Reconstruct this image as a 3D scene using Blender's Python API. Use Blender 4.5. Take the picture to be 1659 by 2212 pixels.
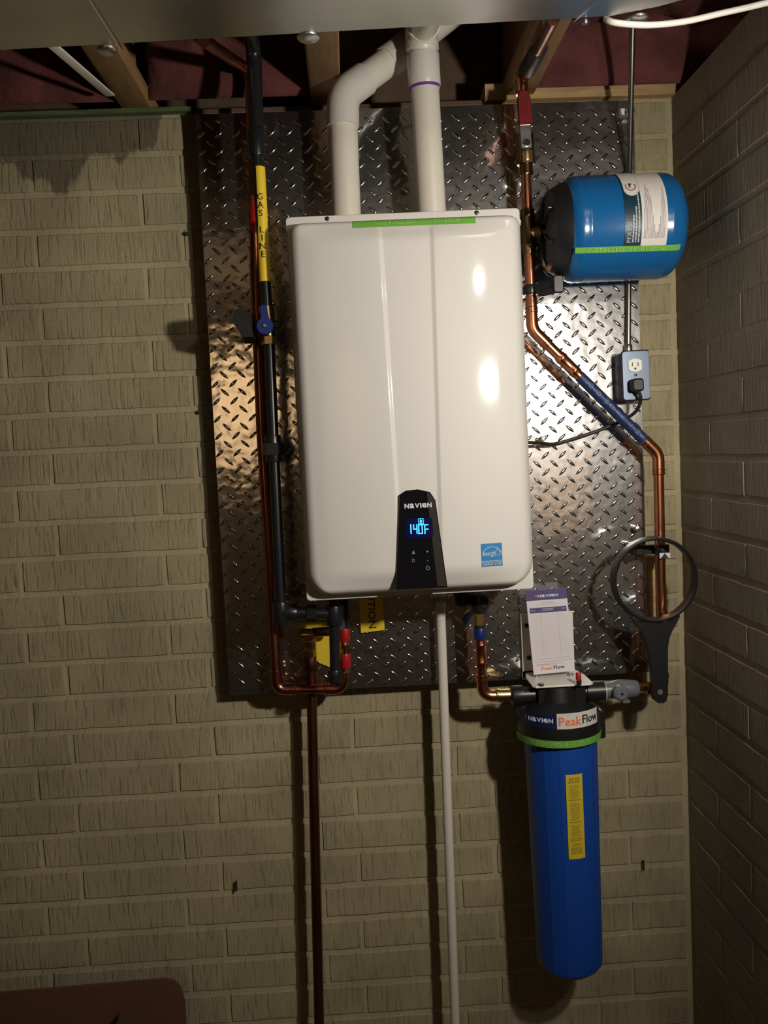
import bpy, math, random
from mathutils import Vector, Matrix
random.seed(7)
V = Vector
for o in list(bpy.data.objects): bpy.data.objects.remove(o)
scene = bpy.context.scene
col = scene.collection

# ------------------------------------------------------------------ camera
IW, IH, F, D, EYE = 1659, 2212, 1912.0, 1.95, 1.5
YAW, PITCH, ROLL = map(math.radians, (2.02, -3.87, -2.69))
fwd = V((math.sin(YAW)*math.cos(PITCH), math.cos(YAW)*math.cos(PITCH), math.sin(PITCH)))
rgt = V((math.cos(YAW), -math.sin(YAW), 0)); upv = rgt.cross(fwd)
RX = math.cos(ROLL)*rgt + math.sin(ROLL)*upv
UX = -math.sin(ROLL)*rgt + math.cos(ROLL)*upv
CAM = V((0, -D, EYE))
cd = bpy.data.cameras.new('camera'); cam = bpy.data.objects.new('camera', cd); col.objects.link(cam)
cd.sensor_fit = 'HORIZONTAL'; cd.sensor_width = 36; cd.lens = 36*F/IW; cd.clip_start = 0.02
cam.matrix_world = Matrix(((RX.x, UX.x, -fwd.x, CAM.x), (RX.y, UX.y, -fwd.y, CAM.y), (RX.z, UX.z, -fwd.z, CAM.z), (0, 0, 0, 1)))
scene.camera = cam

def ray(px, py):
    return (RX*(px-IW/2)/F - UX*(py-IH/2)/F + fwd)
def P(px, py, s=0.0):
    """the point at standoff s in front of the brick wall that lies under this spot of the photograph"""
    d = ray(px, py); return CAM + d*((D-s)/d.y)
def proj(p):
    q = p-CAM; z = q.dot(fwd); return (IW/2+F*q.dot(RX)/z, IH/2-F*q.dot(UX)/z)

# ------------------------------------------------------------------ world, light, exposure
w = bpy.data.worlds.new('world'); scene.world = w; w.use_nodes = True
w.node_tree.nodes['Background'].inputs[0].default_value = (0.9, 0.75, 0.6, 1)
w.node_tree.nodes['Background'].inputs[1].default_value = 0.0
scene.view_settings.view_transform = 'Standard'; scene.view_settings.look = 'None'
scene.view_settings.gamma = 1; scene.view_settings.use_curve_mapping = False
scene.view_settings.exposure = 0.0
def lamp(name, loc, power, color, size):
    l = bpy.data.lights.new(name, 'POINT'); l.energy = power; l.color = color; l.shadow_soft_size = size
    o = bpy.data.objects.new(name, l); o.location = loc; col.objects.link(o); return o
PLATE_S = 0.045
def mirrored(px, py, dist):
    """where a lamp stands that the flat plate shows at this spot of the photograph"""
    d = ray(px, py); d.y = -d.y; return P(px, py, PLATE_S) + d*(dist/abs(d.y))
LAMP = mirrored(1158, 838, 1.30)
sl_ = bpy.data.lights.new('work_light', 'SPOT'); sl_.energy = 52; sl_.color = (1.0, 0.93, 0.82); sl_.shadow_soft_size = 0.03
sl_.spot_size = math.radians(132); sl_.spot_blend = 1.0
so_ = bpy.data.objects.new('work_light', sl_); so_.location = LAMP; col.objects.link(so_)
so_.rotation_euler = (V((-0.10, 0, 1.52))-LAMP).to_track_quat('-Z', 'Y').to_euler()
lamp('ceiling_bulb', mirrored(1176, 640, 1.9), 9, (1.0, 0.93, 0.82), 0.03)
def washer(name, loc, power, color, ang):
    l = bpy.data.lights.new(name, 'SPOT'); l.energy = power; l.color = color; l.shadow_soft_size = 0.04; l.spot_size = math.radians(ang); l.spot_blend = 0.5
    o = bpy.data.objects.new(name, l); o.location = loc; o.rotation_euler = V((0, -1, -0.12)).to_track_quat('-Z', 'Y').to_euler(); col.objects.link(o)
washer('far_wall_fill', mirrored(492, 850, 3.95), 75.0, (1.0, 0.86, 0.64), 80)  # added unseen fill; brightens the far wall for the plate's left reflection
washer('golden_patch_fill', mirrored(1236, 1040, 4.1), 9.0, (1.0, 0.68, 0.38), 80)  # added unseen fill, no shelf there; gives the plate its golden right reflection

# ------------------------------------------------------------------ materials
M = {}
def mat(name, c, rough=0.5, metal=0.0, vary=0.0, vscale=20.0, bump=0.0, bscale=60.0, coat=0.0, emit=None, estr=0.0, stretch=(1, 1, 1)):
    m = bpy.data.materials.new(name); m.use_nodes = True; nt = m.node_tree; b = nt.nodes['Principled BSDF']
    b.inputs['Base Color'].default_value = (*c, 1); b.inputs['Roughness'].default_value = rough; b.inputs['Metallic'].default_value = metal
    if coat: b.inputs['Coat Weight'].default_value = coat; b.inputs['Coat Roughness'].default_value = 0.08
    if emit: b.inputs['Emission Color'].default_value = (*emit, 1); b.inputs['Emission Strength'].default_value = estr
    if vary or bump:
        g = nt.nodes.new('ShaderNodeNewGeometry'); mp = nt.nodes.new('ShaderNodeMapping'); mp.inputs['Scale'].default_value = stretch
        nt.links.new(g.outputs['Position'], mp.inputs['Vector'])
    if vary:
        n = nt.nodes.new('ShaderNodeTexNoise'); n.inputs['Scale'].default_value = vscale; n.inputs['Detail'].default_value = 5
        nt.links.new(mp.outputs[0], n.inputs['Vector'])
        r = nt.nodes.new('ShaderNodeMapRange'); r.inputs[1].default_value = 0.3; r.inputs[2].default_value = 0.7
        r.inputs[3].default_value = 1-vary; r.inputs[4].default_value = 1+vary
        nt.links.new(n.outputs[0], r.inputs[0])
        x = nt.nodes.new('ShaderNodeVectorMath'); x.operation = 'SCALE'; x.inputs[0].default_value = c
        nt.links.new(r.outputs[0], x.inputs['Scale']); nt.links.new(x.outputs[0], b.inputs['Base Color'])
    if bump:
        n = nt.nodes.new('ShaderNodeTexNoise'); n.inputs['Scale'].default_value = bscale; n.inputs['Detail'].default_value = 3
        nt.links.new(mp.outputs[0], n.inputs['Vector'])
        bp = nt.nodes.new('ShaderNodeBump'); bp.inputs['Strength'].default_value = 1; bp.inputs['Distance'].default_value = bump
        nt.links.new(n.outputs[0], bp.inputs['Height']); nt.links.new(bp.outputs[0], b.inputs['Normal'])
    M[name] = m; return m

def brick_mat(name, c, streak, relief):
    m = bpy.data.materials.new(name); m.use_nodes = True; nt = m.node_tree; N = nt.nodes.new; L = nt.links.new
    b = nt.nodes['Principled BSDF']; b.inputs['Roughness'].default_value = 0.85
    g = N('ShaderNodeNewGeometry'); sx = N('ShaderNodeSeparateXYZ'); L(g.outputs['Position'], sx.inputs[0])
    def math_(op, a, bb=None, cc=None):
        n = N('ShaderNodeMath'); n.operation = op
        for i, q in enumerate((a, bb, cc)):
            if q is None: continue
            if isinstance(q, (int, float)): n.inputs[i].default_value = q
            else: L(q, n.inputs[i])
        return n.outputs[0]
    hor = math_('SUBTRACT', sx.outputs[0], sx.outputs[1])
    cx = N('ShaderNodeCombineXYZ'); L(math_('MULTIPLY', hor, 150), cx.inputs[0]); L(math_('MULTIPLY', sx.outputs[2], 15), cx.inputs[1])
    n1 = N('ShaderNodeTexNoise'); n1.inputs['Scale'].default_value = 1; n1.inputs['Detail'].default_value = 3; L(cx.outputs[0], n1.inputs['Vector'])
    n2 = N('ShaderNodeTexNoise'); n2.inputs['Scale'].default_value = 5; n2.inputs['Detail'].default_value = 4; L(g.outputs['Position'], n2.inputs['Vector'])
    n3 = N('ShaderNodeTexNoise'); n3.inputs['Scale'].default_value = 220; n3.inputs['Detail'].default_value = 2; L(g.outputs['Position'], n3.inputs['Vector'])
    def rng(src, a, bb, lo, hi):
        r = N('ShaderNodeMapRange'); L(src, r.inputs[0])
        for i, q in enumerate((a, bb, lo, hi)): r.inputs[i+1].default_value = q
        return r.outputs[0]
    groove = rng(n1.outputs[0], 0.30, 0.47, 1-streak, 1)
    patch = rng(n2.outputs[0], 0.3, 0.7, 0.80, 1.16)
    grain = rng(n3.outputs[0], 0.3, 0.7, 0.93, 1.07)
    k = math_('MULTIPLY', math_('MULTIPLY', groove, patch), grain)
    # damp stains under the sill at the left, with ragged lower ends
    cs = N('ShaderNodeCombineXYZ'); L(math_('MULTIPLY', hor, 11), cs.inputs[0]); L(math_('MULTIPLY', sx.outputs[2], 3.5), cs.inputs[1])
    n4 = N('ShaderNodeTexNoise'); n4.inputs['Scale'].default_value = 1; n4.inputs['Detail'].default_value = 4; L(cs.outputs[0], n4.inputs['Vector'])
    zz = rng(sx.outputs[2], 2.04, 2.20, 0.0, 0.45); xx = rng(sx.outputs[0], -0.28, -0.42, 0, 1)
    stain = rng(math_('ADD', n4.outputs[0], math_('MULTIPLY', zz, xx)), 0.74, 0.79, 1.0, 0.42)
    k = math_('MULTIPLY', k, stain)
    sc = N('ShaderNodeVectorMath'); sc.operation = 'SCALE'; sc.inputs[0].default_value = c; L(k, sc.inputs['Scale']); L(sc.outputs[0], b.inputs['Base Color'])
    hgt = math_('ADD', math_('MULTIPLY', rng(n1.outputs[0], 0.28, 0.5, 0, 1), 0.8), math_('MULTIPLY', n3.outputs[0], 0.35))
    bp = N('ShaderNodeBump'); bp.inputs['Strength'].default_value = 1; bp.inputs['Distance'].default_value = relief; L(hgt, bp.inputs['Height']); L(bp.outputs[0], b.inputs['Normal'])
    M[name] = m
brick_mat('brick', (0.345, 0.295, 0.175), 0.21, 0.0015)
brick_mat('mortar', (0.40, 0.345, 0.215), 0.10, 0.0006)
brick_mat('shaded_side_brick', (0.29, 0.25, 0.185), 0.16, 0.001)  # same brick as the back wall, darkened to carry the side wall's shade
brick_mat('shaded_side_mortar', (0.31, 0.265, 0.195), 0.10, 0.0005)  # mortar darkened likewise, shade put into its colour

def plate_mat():
    m = mat('tread_plate', (0.56, 0.55, 0.54), 0.10, 1.0); nt = m.node_tree; N = nt.nodes.new; L = nt.links.new; b = nt.nodes['Principled BSDF']
    g = N('ShaderNodeNewGeometry'); n = N('ShaderNodeTexNoise'); n.inputs['Scale'].default_value = 34; n.inputs['Detail'].default_value = 1.5
    L(g.outputs['Position'], n.inputs['Vector'])
    bp = N('ShaderNodeBump'); bp.inputs['Strength'].default_value = 1; bp.inputs['Distance'].default_value = 0.0009
    L(n.outputs[0], bp.inputs['Height']); L(bp.outputs[0], b.inputs['Normal'])
    c = N('ShaderNodeBsdfPrincipled'); c.inputs['Base Color'].default_value = (0.56, 0.55, 0.54, 1); c.inputs['Metallic'].default_value = 1; c.inputs['Roughness'].default_value = 0.34
    L(bp.outputs[0], c.inputs['Normal']); mx = N('ShaderNodeMixShader'); mx.inputs[0].default_value = 0.24
    L(b.outputs[0], mx.inputs[1]); L(c.outputs[0], mx.inputs[2]); L(mx.outputs[0], nt.nodes['Material Output'].inputs['Surface'])
plate_mat()
mat('lug', (0.62, 0.61, 0.60), 0.14, 1.0)
mat('white_enamel', (0.64, 0.615, 0.575), 0.55, coat=0.45)
mat('white_paint', (0.72, 0.69, 0.62), 0.4)
mat('panel_black', (0.006, 0.006, 0.008), 0.12)
mat('panel_edge', (0.035, 0.027, 0.024), 0.25)
mat('glowing_silver_print', (0.62, 0.62, 0.64), 0.4, emit=(0.7, 0.7, 0.75), estr=0.06)  # plain print given a faint glow of its own, though no lamp
mat('icon_print', (0.22, 0.22, 0.23), 0.5)
mat('lcd_digits', (0.05, 0.4, 0.9), 0.5, emit=(0.03, 0.36, 1.0), estr=3.0)
mat('lcd_glow', (0.0, 0.0, 0.02), 0.25, emit=(0.004, 0.002, 0.22), estr=0.09)
mat('copper', (0.72, 0.29, 0.15), 0.24, 1.0, vary=0.18, vscale=14)
mat('shaded_copper', (0.40, 0.15, 0.08), 0.28, 1.0, vary=0.2, vscale=12)  # copper darkened to carry the shade behind the gas pipe
mat('dull_copper', (0.19, 0.075, 0.042), 0.38, 1.0, vary=0.25, vscale=10)
mat('brass', (0.62, 0.43, 0.16), 0.28, 1.0, vary=0.1)
mat('dark_brass', (0.22, 0.15, 0.07), 0.3, 1.0, vary=0.15)
mat('black_iron', (0.018, 0.018, 0.02), 0.30, 0.3)
mat('black_plastic', (0.012, 0.012, 0.013), 0.35)
mat('black_rubber', (0.015, 0.014, 0.013), 0.5)
mat('steel', (0.52, 0.52, 0.53), 0.3, 1.0)
mat('flex_steel', (0.32, 0.30, 0.27), 0.32, 1.0)
mat('chrome', (0.75, 0.75, 0.75), 0.15, 1.0)
mat('galvanized', (0.50, 0.49, 0.47), 0.34, 1.0, vary=0.10, vscale=9, bump=0.0006, bscale=3)
mat('pvc', (0.70, 0.66, 0.57), 0.35, vary=0.03, vscale=8)
mat('pvc_fitting', (0.66, 0.63, 0.58), 0.3)
mat('primer_purple', (0.16, 0.05, 0.30), 0.4)
mat('grey_pvc', (0.14, 0.145, 0.16), 0.35)
mat('white_plastic', (0.75, 0.73, 0.68), 0.35)
mat('tank_blue', (0.008, 0.105, 0.30), 0.22, vary=0.04, vscale=6)
mat('housing_blue', (0.010, 0.066, 0.36), 0.38)
mat('navy', (0.008, 0.015, 0.075), 0.4)
mat('teal_dark', (0.008, 0.035, 0.06), 0.35)
mat('label_white', (0.66, 0.62, 0.58), 0.5)
mat('card_white', (0.66, 0.62, 0.65), 0.6)
mat('card_purple', (0.055, 0.042, 0.16), 0.6)
mat('print_grey', (0.36, 0.34, 0.35), 0.6)
mat('print_faint', (0.50, 0.47, 0.48), 0.6)
mat('pale_print', (0.40, 0.43, 0.45), 0.5)
mat('orange_print', (0.80, 0.20, 0.06), 0.5)
mat('red_print', (0.50, 0.05, 0.03), 0.5)
mat('black_print', (0.012, 0.011, 0.012), 0.5)
mat('tape_green', (0.16, 0.42, 0.055), 0.45)
mat('tape_print', (0.34, 0.58, 0.22), 0.5)
mat('yellow', (0.80, 0.56, 0.025), 0.45)
mat('yellow_label', (0.66, 0.50, 0.03), 0.5)
mat('label_brown', (0.34, 0.25, 0.03), 0.6)
mat('valve_blue', (0.009, 0.024, 0.15), 0.35)
mat('label_blue', (0.010, 0.026, 0.10), 0.5)
mat('label_blue_print', (0.16, 0.21, 0.33), 0.5)
mat('valve_red', (0.36, 0.012, 0.012), 0.35)
mat('dark_red', (0.17, 0.012, 0.014), 0.35)
mat('star_blue', (0.01, 0.19, 0.47), 0.4)
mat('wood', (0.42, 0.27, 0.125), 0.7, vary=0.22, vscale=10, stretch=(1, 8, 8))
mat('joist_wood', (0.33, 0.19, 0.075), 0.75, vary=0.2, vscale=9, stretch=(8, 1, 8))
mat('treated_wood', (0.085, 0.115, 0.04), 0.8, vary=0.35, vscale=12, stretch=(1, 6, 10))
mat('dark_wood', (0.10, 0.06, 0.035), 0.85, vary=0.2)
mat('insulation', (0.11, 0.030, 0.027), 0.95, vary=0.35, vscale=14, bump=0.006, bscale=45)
mat('subfloor', (0.10, 0.07, 0.045), 0.9, vary=0.2)
mat('concrete', (0.14, 0.125, 0.11), 0.9, vary=0.15, vscale=3)
mat('warm_wall', (0.46, 0.34, 0.22), 0.9, vary=0.25, vscale=1.2)
mat('cardboard', (0.105, 0.044, 0.021), 0.85, vary=0.12, vscale=5)
mat('cord', (0.018, 0.014, 0.012), 0.45)
mat('box_steel', (0.105, 0.13, 0.17), 0.32, 0.85)
mat('white_cable', (0.82, 0.78, 0.70), 0.45)
mat('dark_tie', (0.02, 0.016, 0.012), 0.7)

# ------------------------------------------------------------------ mesh helpers
def wloc(o):
    l = V((0, 0, 0))
    while o is not None: l = l+o.location; o = o.parent
    return l
class MB:
    def __init__(s): s.v = []; s.f = []
    def add(s, vs, fs):
        b = len(s.v); s.v += [V(p) for p in vs]; s.f += [tuple(i+b for i in f) for f in fs]; return s
    def box(s, c, size, X=V((1, 0, 0)), Y=V((0, 1, 0)), Z=V((0, 0, 1)), bev=0.0):
        c = V(c); a, b, d = (q/2 for q in size)
        if bev <= 0:
            vs = [c+X*x*a+Y*y*b+Z*z*d for x in (-1, 1) for y in (-1, 1) for z in (-1, 1)]
            return s.add(vs, [(0, 1, 3, 2), (4, 6, 7, 5), (0, 4, 5, 1), (2, 3, 7, 6), (0, 2, 6, 4), (1, 5, 7, 3)])
        poly = rrect(2*a, 2*d, bev*1.6, 3)
        return s.slab([(c, X, Z, Y)], poly, 2*b, bev)
    def slab(s, fr, poly, depth, bev=0.0):
        """extrude a 2-D outline (u along U, v along W) by depth along N, both faces chamfered; N points away from the front"""
        c, U, W, N = fr[0]; n = len(poly)
        cx = sum(p[0] for p in poly)/n; cy = sum(p[1] for p in poly)/n
        def ring(off, ins):
            out = []
            for x, y in poly:
                dx, dy = x-cx, y-cy; l = math.hypot(dx, dy) or 1; k = max(0, l-ins)/l
                out.append(c+U*(cx+dx*k)+W*(cy+dy*k)+N*off)
            return out
        rs = [ring(-depth/2, bev), ring(-depth/2+bev, 0), ring(depth/2-bev, 0), ring(depth/2, bev)] if bev > 0 else [ring(-depth/2, 0), ring(depth/2, 0)]
        vs = [p for r in rs for p in r]; fs = []
        for k in range(len(rs)-1):
            for i in range(n):
                j = (i+1) % n; fs.append((k*n+i, k*n+j, (k+1)*n+j, (k+1)*n+i))
        fs.append(tuple(range(n))[::-1]); fs.append(tuple((len(rs)-1)*n+i for i in range(n)))
        return s.add(vs, fs)
    def tube(s, pts, r, n=16, caps=True):
        pts = [V(p) for p in pts]; m = len(pts); rr = r if isinstance(r, (list, tuple)) else [r]*m
        d0 = (pts[1]-pts[0]).normalized()
        a = d0.cross(V((0, 1, 0)) if abs(d0.y) < 0.9 else V((1, 0, 0))).normalized(); vs = []; fs = []
        for i in range(m):
            if i == 0: d = pts[1]-pts[0]
            elif i == m-1: d = pts[-1]-pts[-2]
            else: d = (pts[i+1]-pts[i]).normalized()+(pts[i]-pts[i-1]).normalized()
            d.normalize(); a = (a-d*a.dot(d)).normalized(); b = d.cross(a)
            for k in range(n):
                t = 2*math.pi*k/n; vs.append(pts[i]+(a*math.cos(t)+b*math.sin(t))*rr[i])
        for i in range(m-1):
            for k in range(n):
                j = (k+1) % n; fs.append((i*n+k, i*n+j, (i+1)*n+j, (i+1)*n+k))
        if caps: fs.append(tuple(range(n))[::-1]); fs.append(tuple((m-1)*n+k for k in range(n)))
        return s.add(vs, fs)
    def lathe(s, prof, o, ax, n=32, mod=None, caps=True):
        o = V(o); ax = V(ax).normalized(); a = ax.cross(V((0, 1, 0)) if abs(ax.y) < 0.9 else V((1, 0, 0))).normalized(); b = ax.cross(a); vs = []; fs = []
        for t, r in prof:
            for k in range(n):
                q = 2*math.pi*k/n; rk = r*(mod(q, t) if mod else 1); vs.append(o+ax*t+(a*math.cos(q)+b*math.sin(q))*rk)
        m = len(prof)
        for i in range(m-1):
            for k in range(n):
                j = (k+1) % n; fs.append((i*n+k, i*n+j, (i+1)*n+j, (i+1)*n+k))
        if caps: fs.append(tuple(range(n))[::-1]); fs.append(tuple((m-1)*n+k for k in range(n)))
        return s.add(vs, fs)
    def grid(s, fn, nu, nv):
        vs = [fn(i/nu, j/nv) for j in range(nv+1) for i in range(nu+1)]
        return s.add(vs, [(j*(nu+1)+i, j*(nu+1)+i+1, (j+1)*(nu+1)+i+1, (j+1)*(nu+1)+i) for j in range(nv) for i in range(nu)])
    def build(s, name, m, parent=None, sharp=38, origin=None):
        off = wloc(parent) if parent else V((0, 0, 0)); loc = V((0, 0, 0))
        if origin is not None: loc = V(origin)-off; off = V(origin)
        me = bpy.data.meshes.new(name); me.from_pydata([tuple(p-off) for p in s.v], [], s.f); me.materials.append(M[m]); me.validate()
        import bmesh
        bm = bmesh.new(); bm.from_mesh(me); bmesh.ops.recalc_face_normals(bm, faces=bm.faces); bm.to_mesh(me); bm.free()
        for p in me.polygons: p.use_smooth = True
        me.set_sharp_from_angle(angle=math.radians(sharp))
        o = bpy.data.objects.new(name, me); o.location = loc; col.objects.link(o)
        if parent: o.parent = parent
        return o
def rrect(w_, h_, r, n=4):
    out = []
    for cx, cy, a0 in ((w_/2-r, h_/2-r, 0), (-w_/2+r, h_/2-r, 90), (-w_/2+r, -h_/2+r, 180), (w_/2-r, -h_/2+r, 270)):
        for k in range(n+1):
            a = math.radians(a0+90*k/n); out.append((cx+r*math.cos(a), cy+r*math.sin(a)))
    return out
def circle(r, n=24, ry=None): return [(r*math.cos(2*math.pi*k/n), (ry or r)*math.sin(2*math.pi*k/n)) for k in range(n)]
def fillet(pts, rad, n=8):
    pts = [V(p) for p in pts]; out = [pts[0]]
    for i in range(1, len(pts)-1):
        a = (pts[i-1]-pts[i]); b = (pts[i+1]-pts[i]); la, lb = a.length, b.length; a.normalize(); b.normalize()
        ang = a.angle(b); t = min(rad/math.tan(ang/2), la*0.49, lb*0.49)
        for k in range(n+1):
            u = k/n; p0 = pts[i]+a*t; p2 = pts[i]+b*t; out.append((1-u)**2*p0+2*u*(1-u)*pts[i]+u*u*p2)
    out.append(pts[-1]); return out
def thing(name, label, cat, loc=(0, 0, 0), group=None):
    o = bpy.data.objects.new(name, None); o.location = loc; o.empty_display_size = 0.05; col.objects.link(o); return tag(o, label, cat, group)
def tag(o, label, cat, group=None):
    o['label'] = label; o['category'] = cat
    if group: o['group'] = group
    return o
def struct(o, label=None):
    o['kind'] = 'structure'
    if label: o['label'] = label
    return o

# ---- lettering: real flat glyph meshes laid on a surface by a mapping (u, v) -> point
def glyphs(body, size, bold=0.0, align='CENTER', space=1.0):
    c = bpy.data.curves.new('txt', 'FONT'); c.body = body; c.size = size; c.align_x = align; c.align_y = 'CENTER'; c.offset = bold; c.resolution_u = 2; c.space_character = space
    o = bpy.data.objects.new('txt', c); me = bpy.data.meshes.new_from_object(o)
    vs = [(p.co.x, p.co.y) for p in me.vertices]; fs = [tuple(p.vertices) for p in me.polygons]
    bpy.data.objects.remove(o); bpy.data.curves.remove(c); bpy.data.meshes.remove(me); return vs, fs
def fit(body, width, height, bold=0.0, space=1.0):
    vs, fs = glyphs(body, 1.0, bold, space=space)
    x0 = min(p[0] for p in vs); x1 = max(p[0] for p in vs); y0 = min(p[1] for p in vs); y1 = max(p[1] for p in vs)
    return [((p[0]-(x0+x1)/2)/(x1-x0)*width, (p[1]-(y0+y1)/2)/(y1-y0)*height) for p in vs], fs
def wordmark(body, width, height, bold=0.03):
    parts = []; x = 0.0
    for ch in body:
        w_ = {'I': 0.28, 'V': 1.05}.get(ch, 0.98); vs, fs = fit(ch, w_, 1.0, bold); parts.append(([(u+x+w_/2, v) for u, v in vs], fs)); x += w_+0.13
    x -= 0.13; V_, F_ = [], []
    for vs, fs in parts: b = len(V_); V_ += [((u/x-0.5)*width, v*height) for u, v in vs]; F_ += [tuple(i+b for i in f) for f in fs]
    return V_, F_
def lay(mb, tf, mp, du=0.0, dv=0.0):
    vs, fs = tf; return mb.add([mp(u+du, v+dv) for u, v in vs], fs)
def flat(o, U, W, N=V((0, -1, 0)), off=0.0): return lambda u, v: V(o)+U*u+W*v+N*off
def onpipe(c, ax, r, front=V((0, -1, 0)), off=0.0008):
    """wrap on a round pipe: v runs along ax, u around it, u = 0 faces front"""
    ax = V(ax).normalized(); n = (front-ax*front.dot(ax)).normalized(); side = ax.cross(n)
    if side.dot(RX) < 0: side = -side
    return lambda u, v: V(c)+ax*v+(n*math.cos(u/r)+side*math.sin(u/r))*(r+off)
def patch(mb, mp, u0, u1, v0, v1, nu=8, nv=2): return mb.grid(lambda a, b: mp(u0+(u1-u0)*a, v0+(v1-v0)*b), nu, nv)
def lines(mb, mp, rows, u0, u1, h, seed=1, nu=6):
    rnd = random.Random(seed)
    for v in rows:
        e = u0+(u1-u0)*rnd.uniform(0.72, 1.0); patch(mb, mp, u0, e, v-h/2, v+h/2, nu, 1)
    return mb
def cyl_hit(px, py, c, ax, r):
    """photo spot -> (distance along the axis, point) on a round body"""
    ax = V(ax).normalized(); d = ray(px, py); o = CAM-V(c)
    d2 = d-ax*d.dot(ax); o2 = o-ax*o.dot(ax); A = d2.dot(d2); B = 2*d2.dot(o2); C = o2.dot(o2)-r*r; q = B*B-4*A*C
    t = (-B-math.sqrt(max(q, 0)))/(2*A); p = CAM+d*t; return (p-V(c)).dot(ax), p

# ================================================================== THE ROOM
XR = P(1466, 1106, 0).x                    # the side wall's plane
ZJ = P(296, 237, 0).z                      # underside of the joists, top of the sill
COURSE, BL = 0.0780, 0.312
struct(MB().box((-0.7+0.5, 0.11, 1.12), (5.4, 0.2, 2.24)).build('wall_back', 'mortar'), 'brick-pattern basement wall behind the water heater')
wall_back = bpy.data.objects['wall_back']
PIER = 0.85
wall_right = struct(MB().box((XR+0.11, -PIER/2+0.01, 1.12), (0.2, PIER, 2.24)).build('wall_right', 'shaded_side_mortar'), 'dim brick-pattern side wall at the corner')
def brick_mesh(seed, m, pr=0.0028):
    rnd = random.Random(seed); L_, H_ = BL-0.0105, COURSE-0.0125; mb = MB(); out = []
    nx, nz = 7, 2
    for i in range(nx): out.append((-L_/2+L_*i/nx, -H_/2))
    for i in range(nz): out.append((L_/2, -H_/2+H_*i/nz))
    for i in range(nx): out.append((L_/2-L_*i/nx, H_/2))
    for i in range(nz): out.append((-L_/2, H_/2-H_*i/nz))
    out = [(x+rnd.uniform(-.0011, .0011), z+rnd.uniform(-.0011, .0011)) for x, z in out]; n = len(out)
    vs = [(x, 0.002, z) for x, z in out]+[(x, -pr+0.002, z) for x, z in out]+[(x*(1-0.005), -pr+rnd.uniform(-.0006, .0004), z*(1-0.05)) for x, z in out]
    fs = []
    for k in range(2):
        for i in range(n): fs.append((k*n+i, k*n+(i+1) % n, (k+1)*n+(i+1) % n, (k+1)*n+i))
    fs.append(tuple(range(2*n, 3*n)))
    me = bpy.data.meshes.new('brick'); me.from_pydata(vs, [], fs); me.materials.append(M[m]); me.validate()
    import bmesh
    bm = bmesh.new(); bm.from_mesh(me); bmesh.ops.recalc_face_normals(bm, faces=bm.faces)
    bmesh.ops.reverse_faces(bm, faces=bm.faces) if sum(f.normal.y for f in bm.faces if len(f.verts) > 6) > 0 else None
    bm.to_mesh(me); bm.free()
    for p in me.polygons: p.use_smooth = True
    me.set_sharp_from_angle(angle=math.radians(30)); return me
BM = [brick_mesh(k, 'brick') for k in range(8)]; SM = [brick_mesh(k+20, 'shaded_side_brick', 0.0013) for k in range(5)]
HALF = {}
z_ref = P(0, 1742, 0).z                    # a bed joint, read at the left edge
x_ref = P(78, 1700, 0).x                   # a head joint of that course
plate_box = (P(470, 800, 0).x+0.04, P(1380, 800, 0).x-0.05, P(900, 1480, 0).z+0.05, P(900, 236, 0).z)
k0 = int(math.floor((0.06-z_ref)/COURSE))
for k in range(k0, k0+40):
    z = z_ref+(k+0.5)*COURSE; sz = 1.0
    if z-COURSE/2 > 2.21: break
    if z+COURSE/2 > 2.238: sz = (2.238-z+COURSE/2)/COURSE; z = (2.238+z-COURSE/2)/2
    sh = x_ref+(0.265*BL if k % 2 else 0.0)
    i = int(math.floor((-1.40-sh)/BL))
    while sh+i*BL < XR-0.002:
        xa, xb = sh+i*BL, sh+(i+1)*BL; i += 1
        if xa > plate_box[0] and min(xb, XR) < plate_box[1] and z-COURSE/2 > plate_box[2] and z+COURSE/2 < plate_box[3]: continue
        sc = 1.0
        if xb > XR: sc = (XR-xa-0.001)/BL; xb = XR-0.001
        if sc < 0.08: continue
        o = bpy.data.objects.new('brick', random.choice(BM)); o.location = ((xa+xb)/2, 0.01, z); o.scale = (sc, 1, sz)
        o.location.y -= random.uniform(0, 0.0012); col.objects.link(o); o.parent = wall_back; 
for k in range(k0, k0+40):
    z = z_ref+(k+0.5)*COURSE
    if z+COURSE/2 > 2.236 or z < 0.05: continue
    ya = -0.006-(0.5*BL if k % 2 else 0)
    spans = ([(-0.006, ya)] if k % 2 else [])+[(ya-i*BL, ya-(i+1)*BL) for i in range(2)]
    for a, b in spans:
        b = max(b, -PIER+0.012)
        if a-b < 0.03: continue
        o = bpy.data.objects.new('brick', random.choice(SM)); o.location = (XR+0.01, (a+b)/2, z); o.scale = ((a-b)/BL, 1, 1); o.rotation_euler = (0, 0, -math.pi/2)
        col.objects.link(o); o.parent = wall_right
struct(MB().box((-0.2, -2.2, -0.05), (5.6, 5.0, 0.1)).build('floor', 'concrete'), 'bare concrete basement floor')
struct(MB().box((-0.2, -2.2, ZJ+0.30), (5.6, 5.0, 0.04)).build('ceiling', 'subfloor'), 'dark underside of the floor above the joists')
struct(MB().box((-2.85, -2.2, 1.25), (0.1, 4.8, 2.5)).build('wall_left', 'warm_wall'))
struct(MB().box((-0.2, -4.65, 1.25), (5.4, 0.1, 2.5)).build('wall_front', 'warm_wall'))
struct(MB().box((2.45, -2.2, 1.25), (0.1, 4.8, 2.5)).build('wall_far_right', 'warm_wall'))

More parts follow.
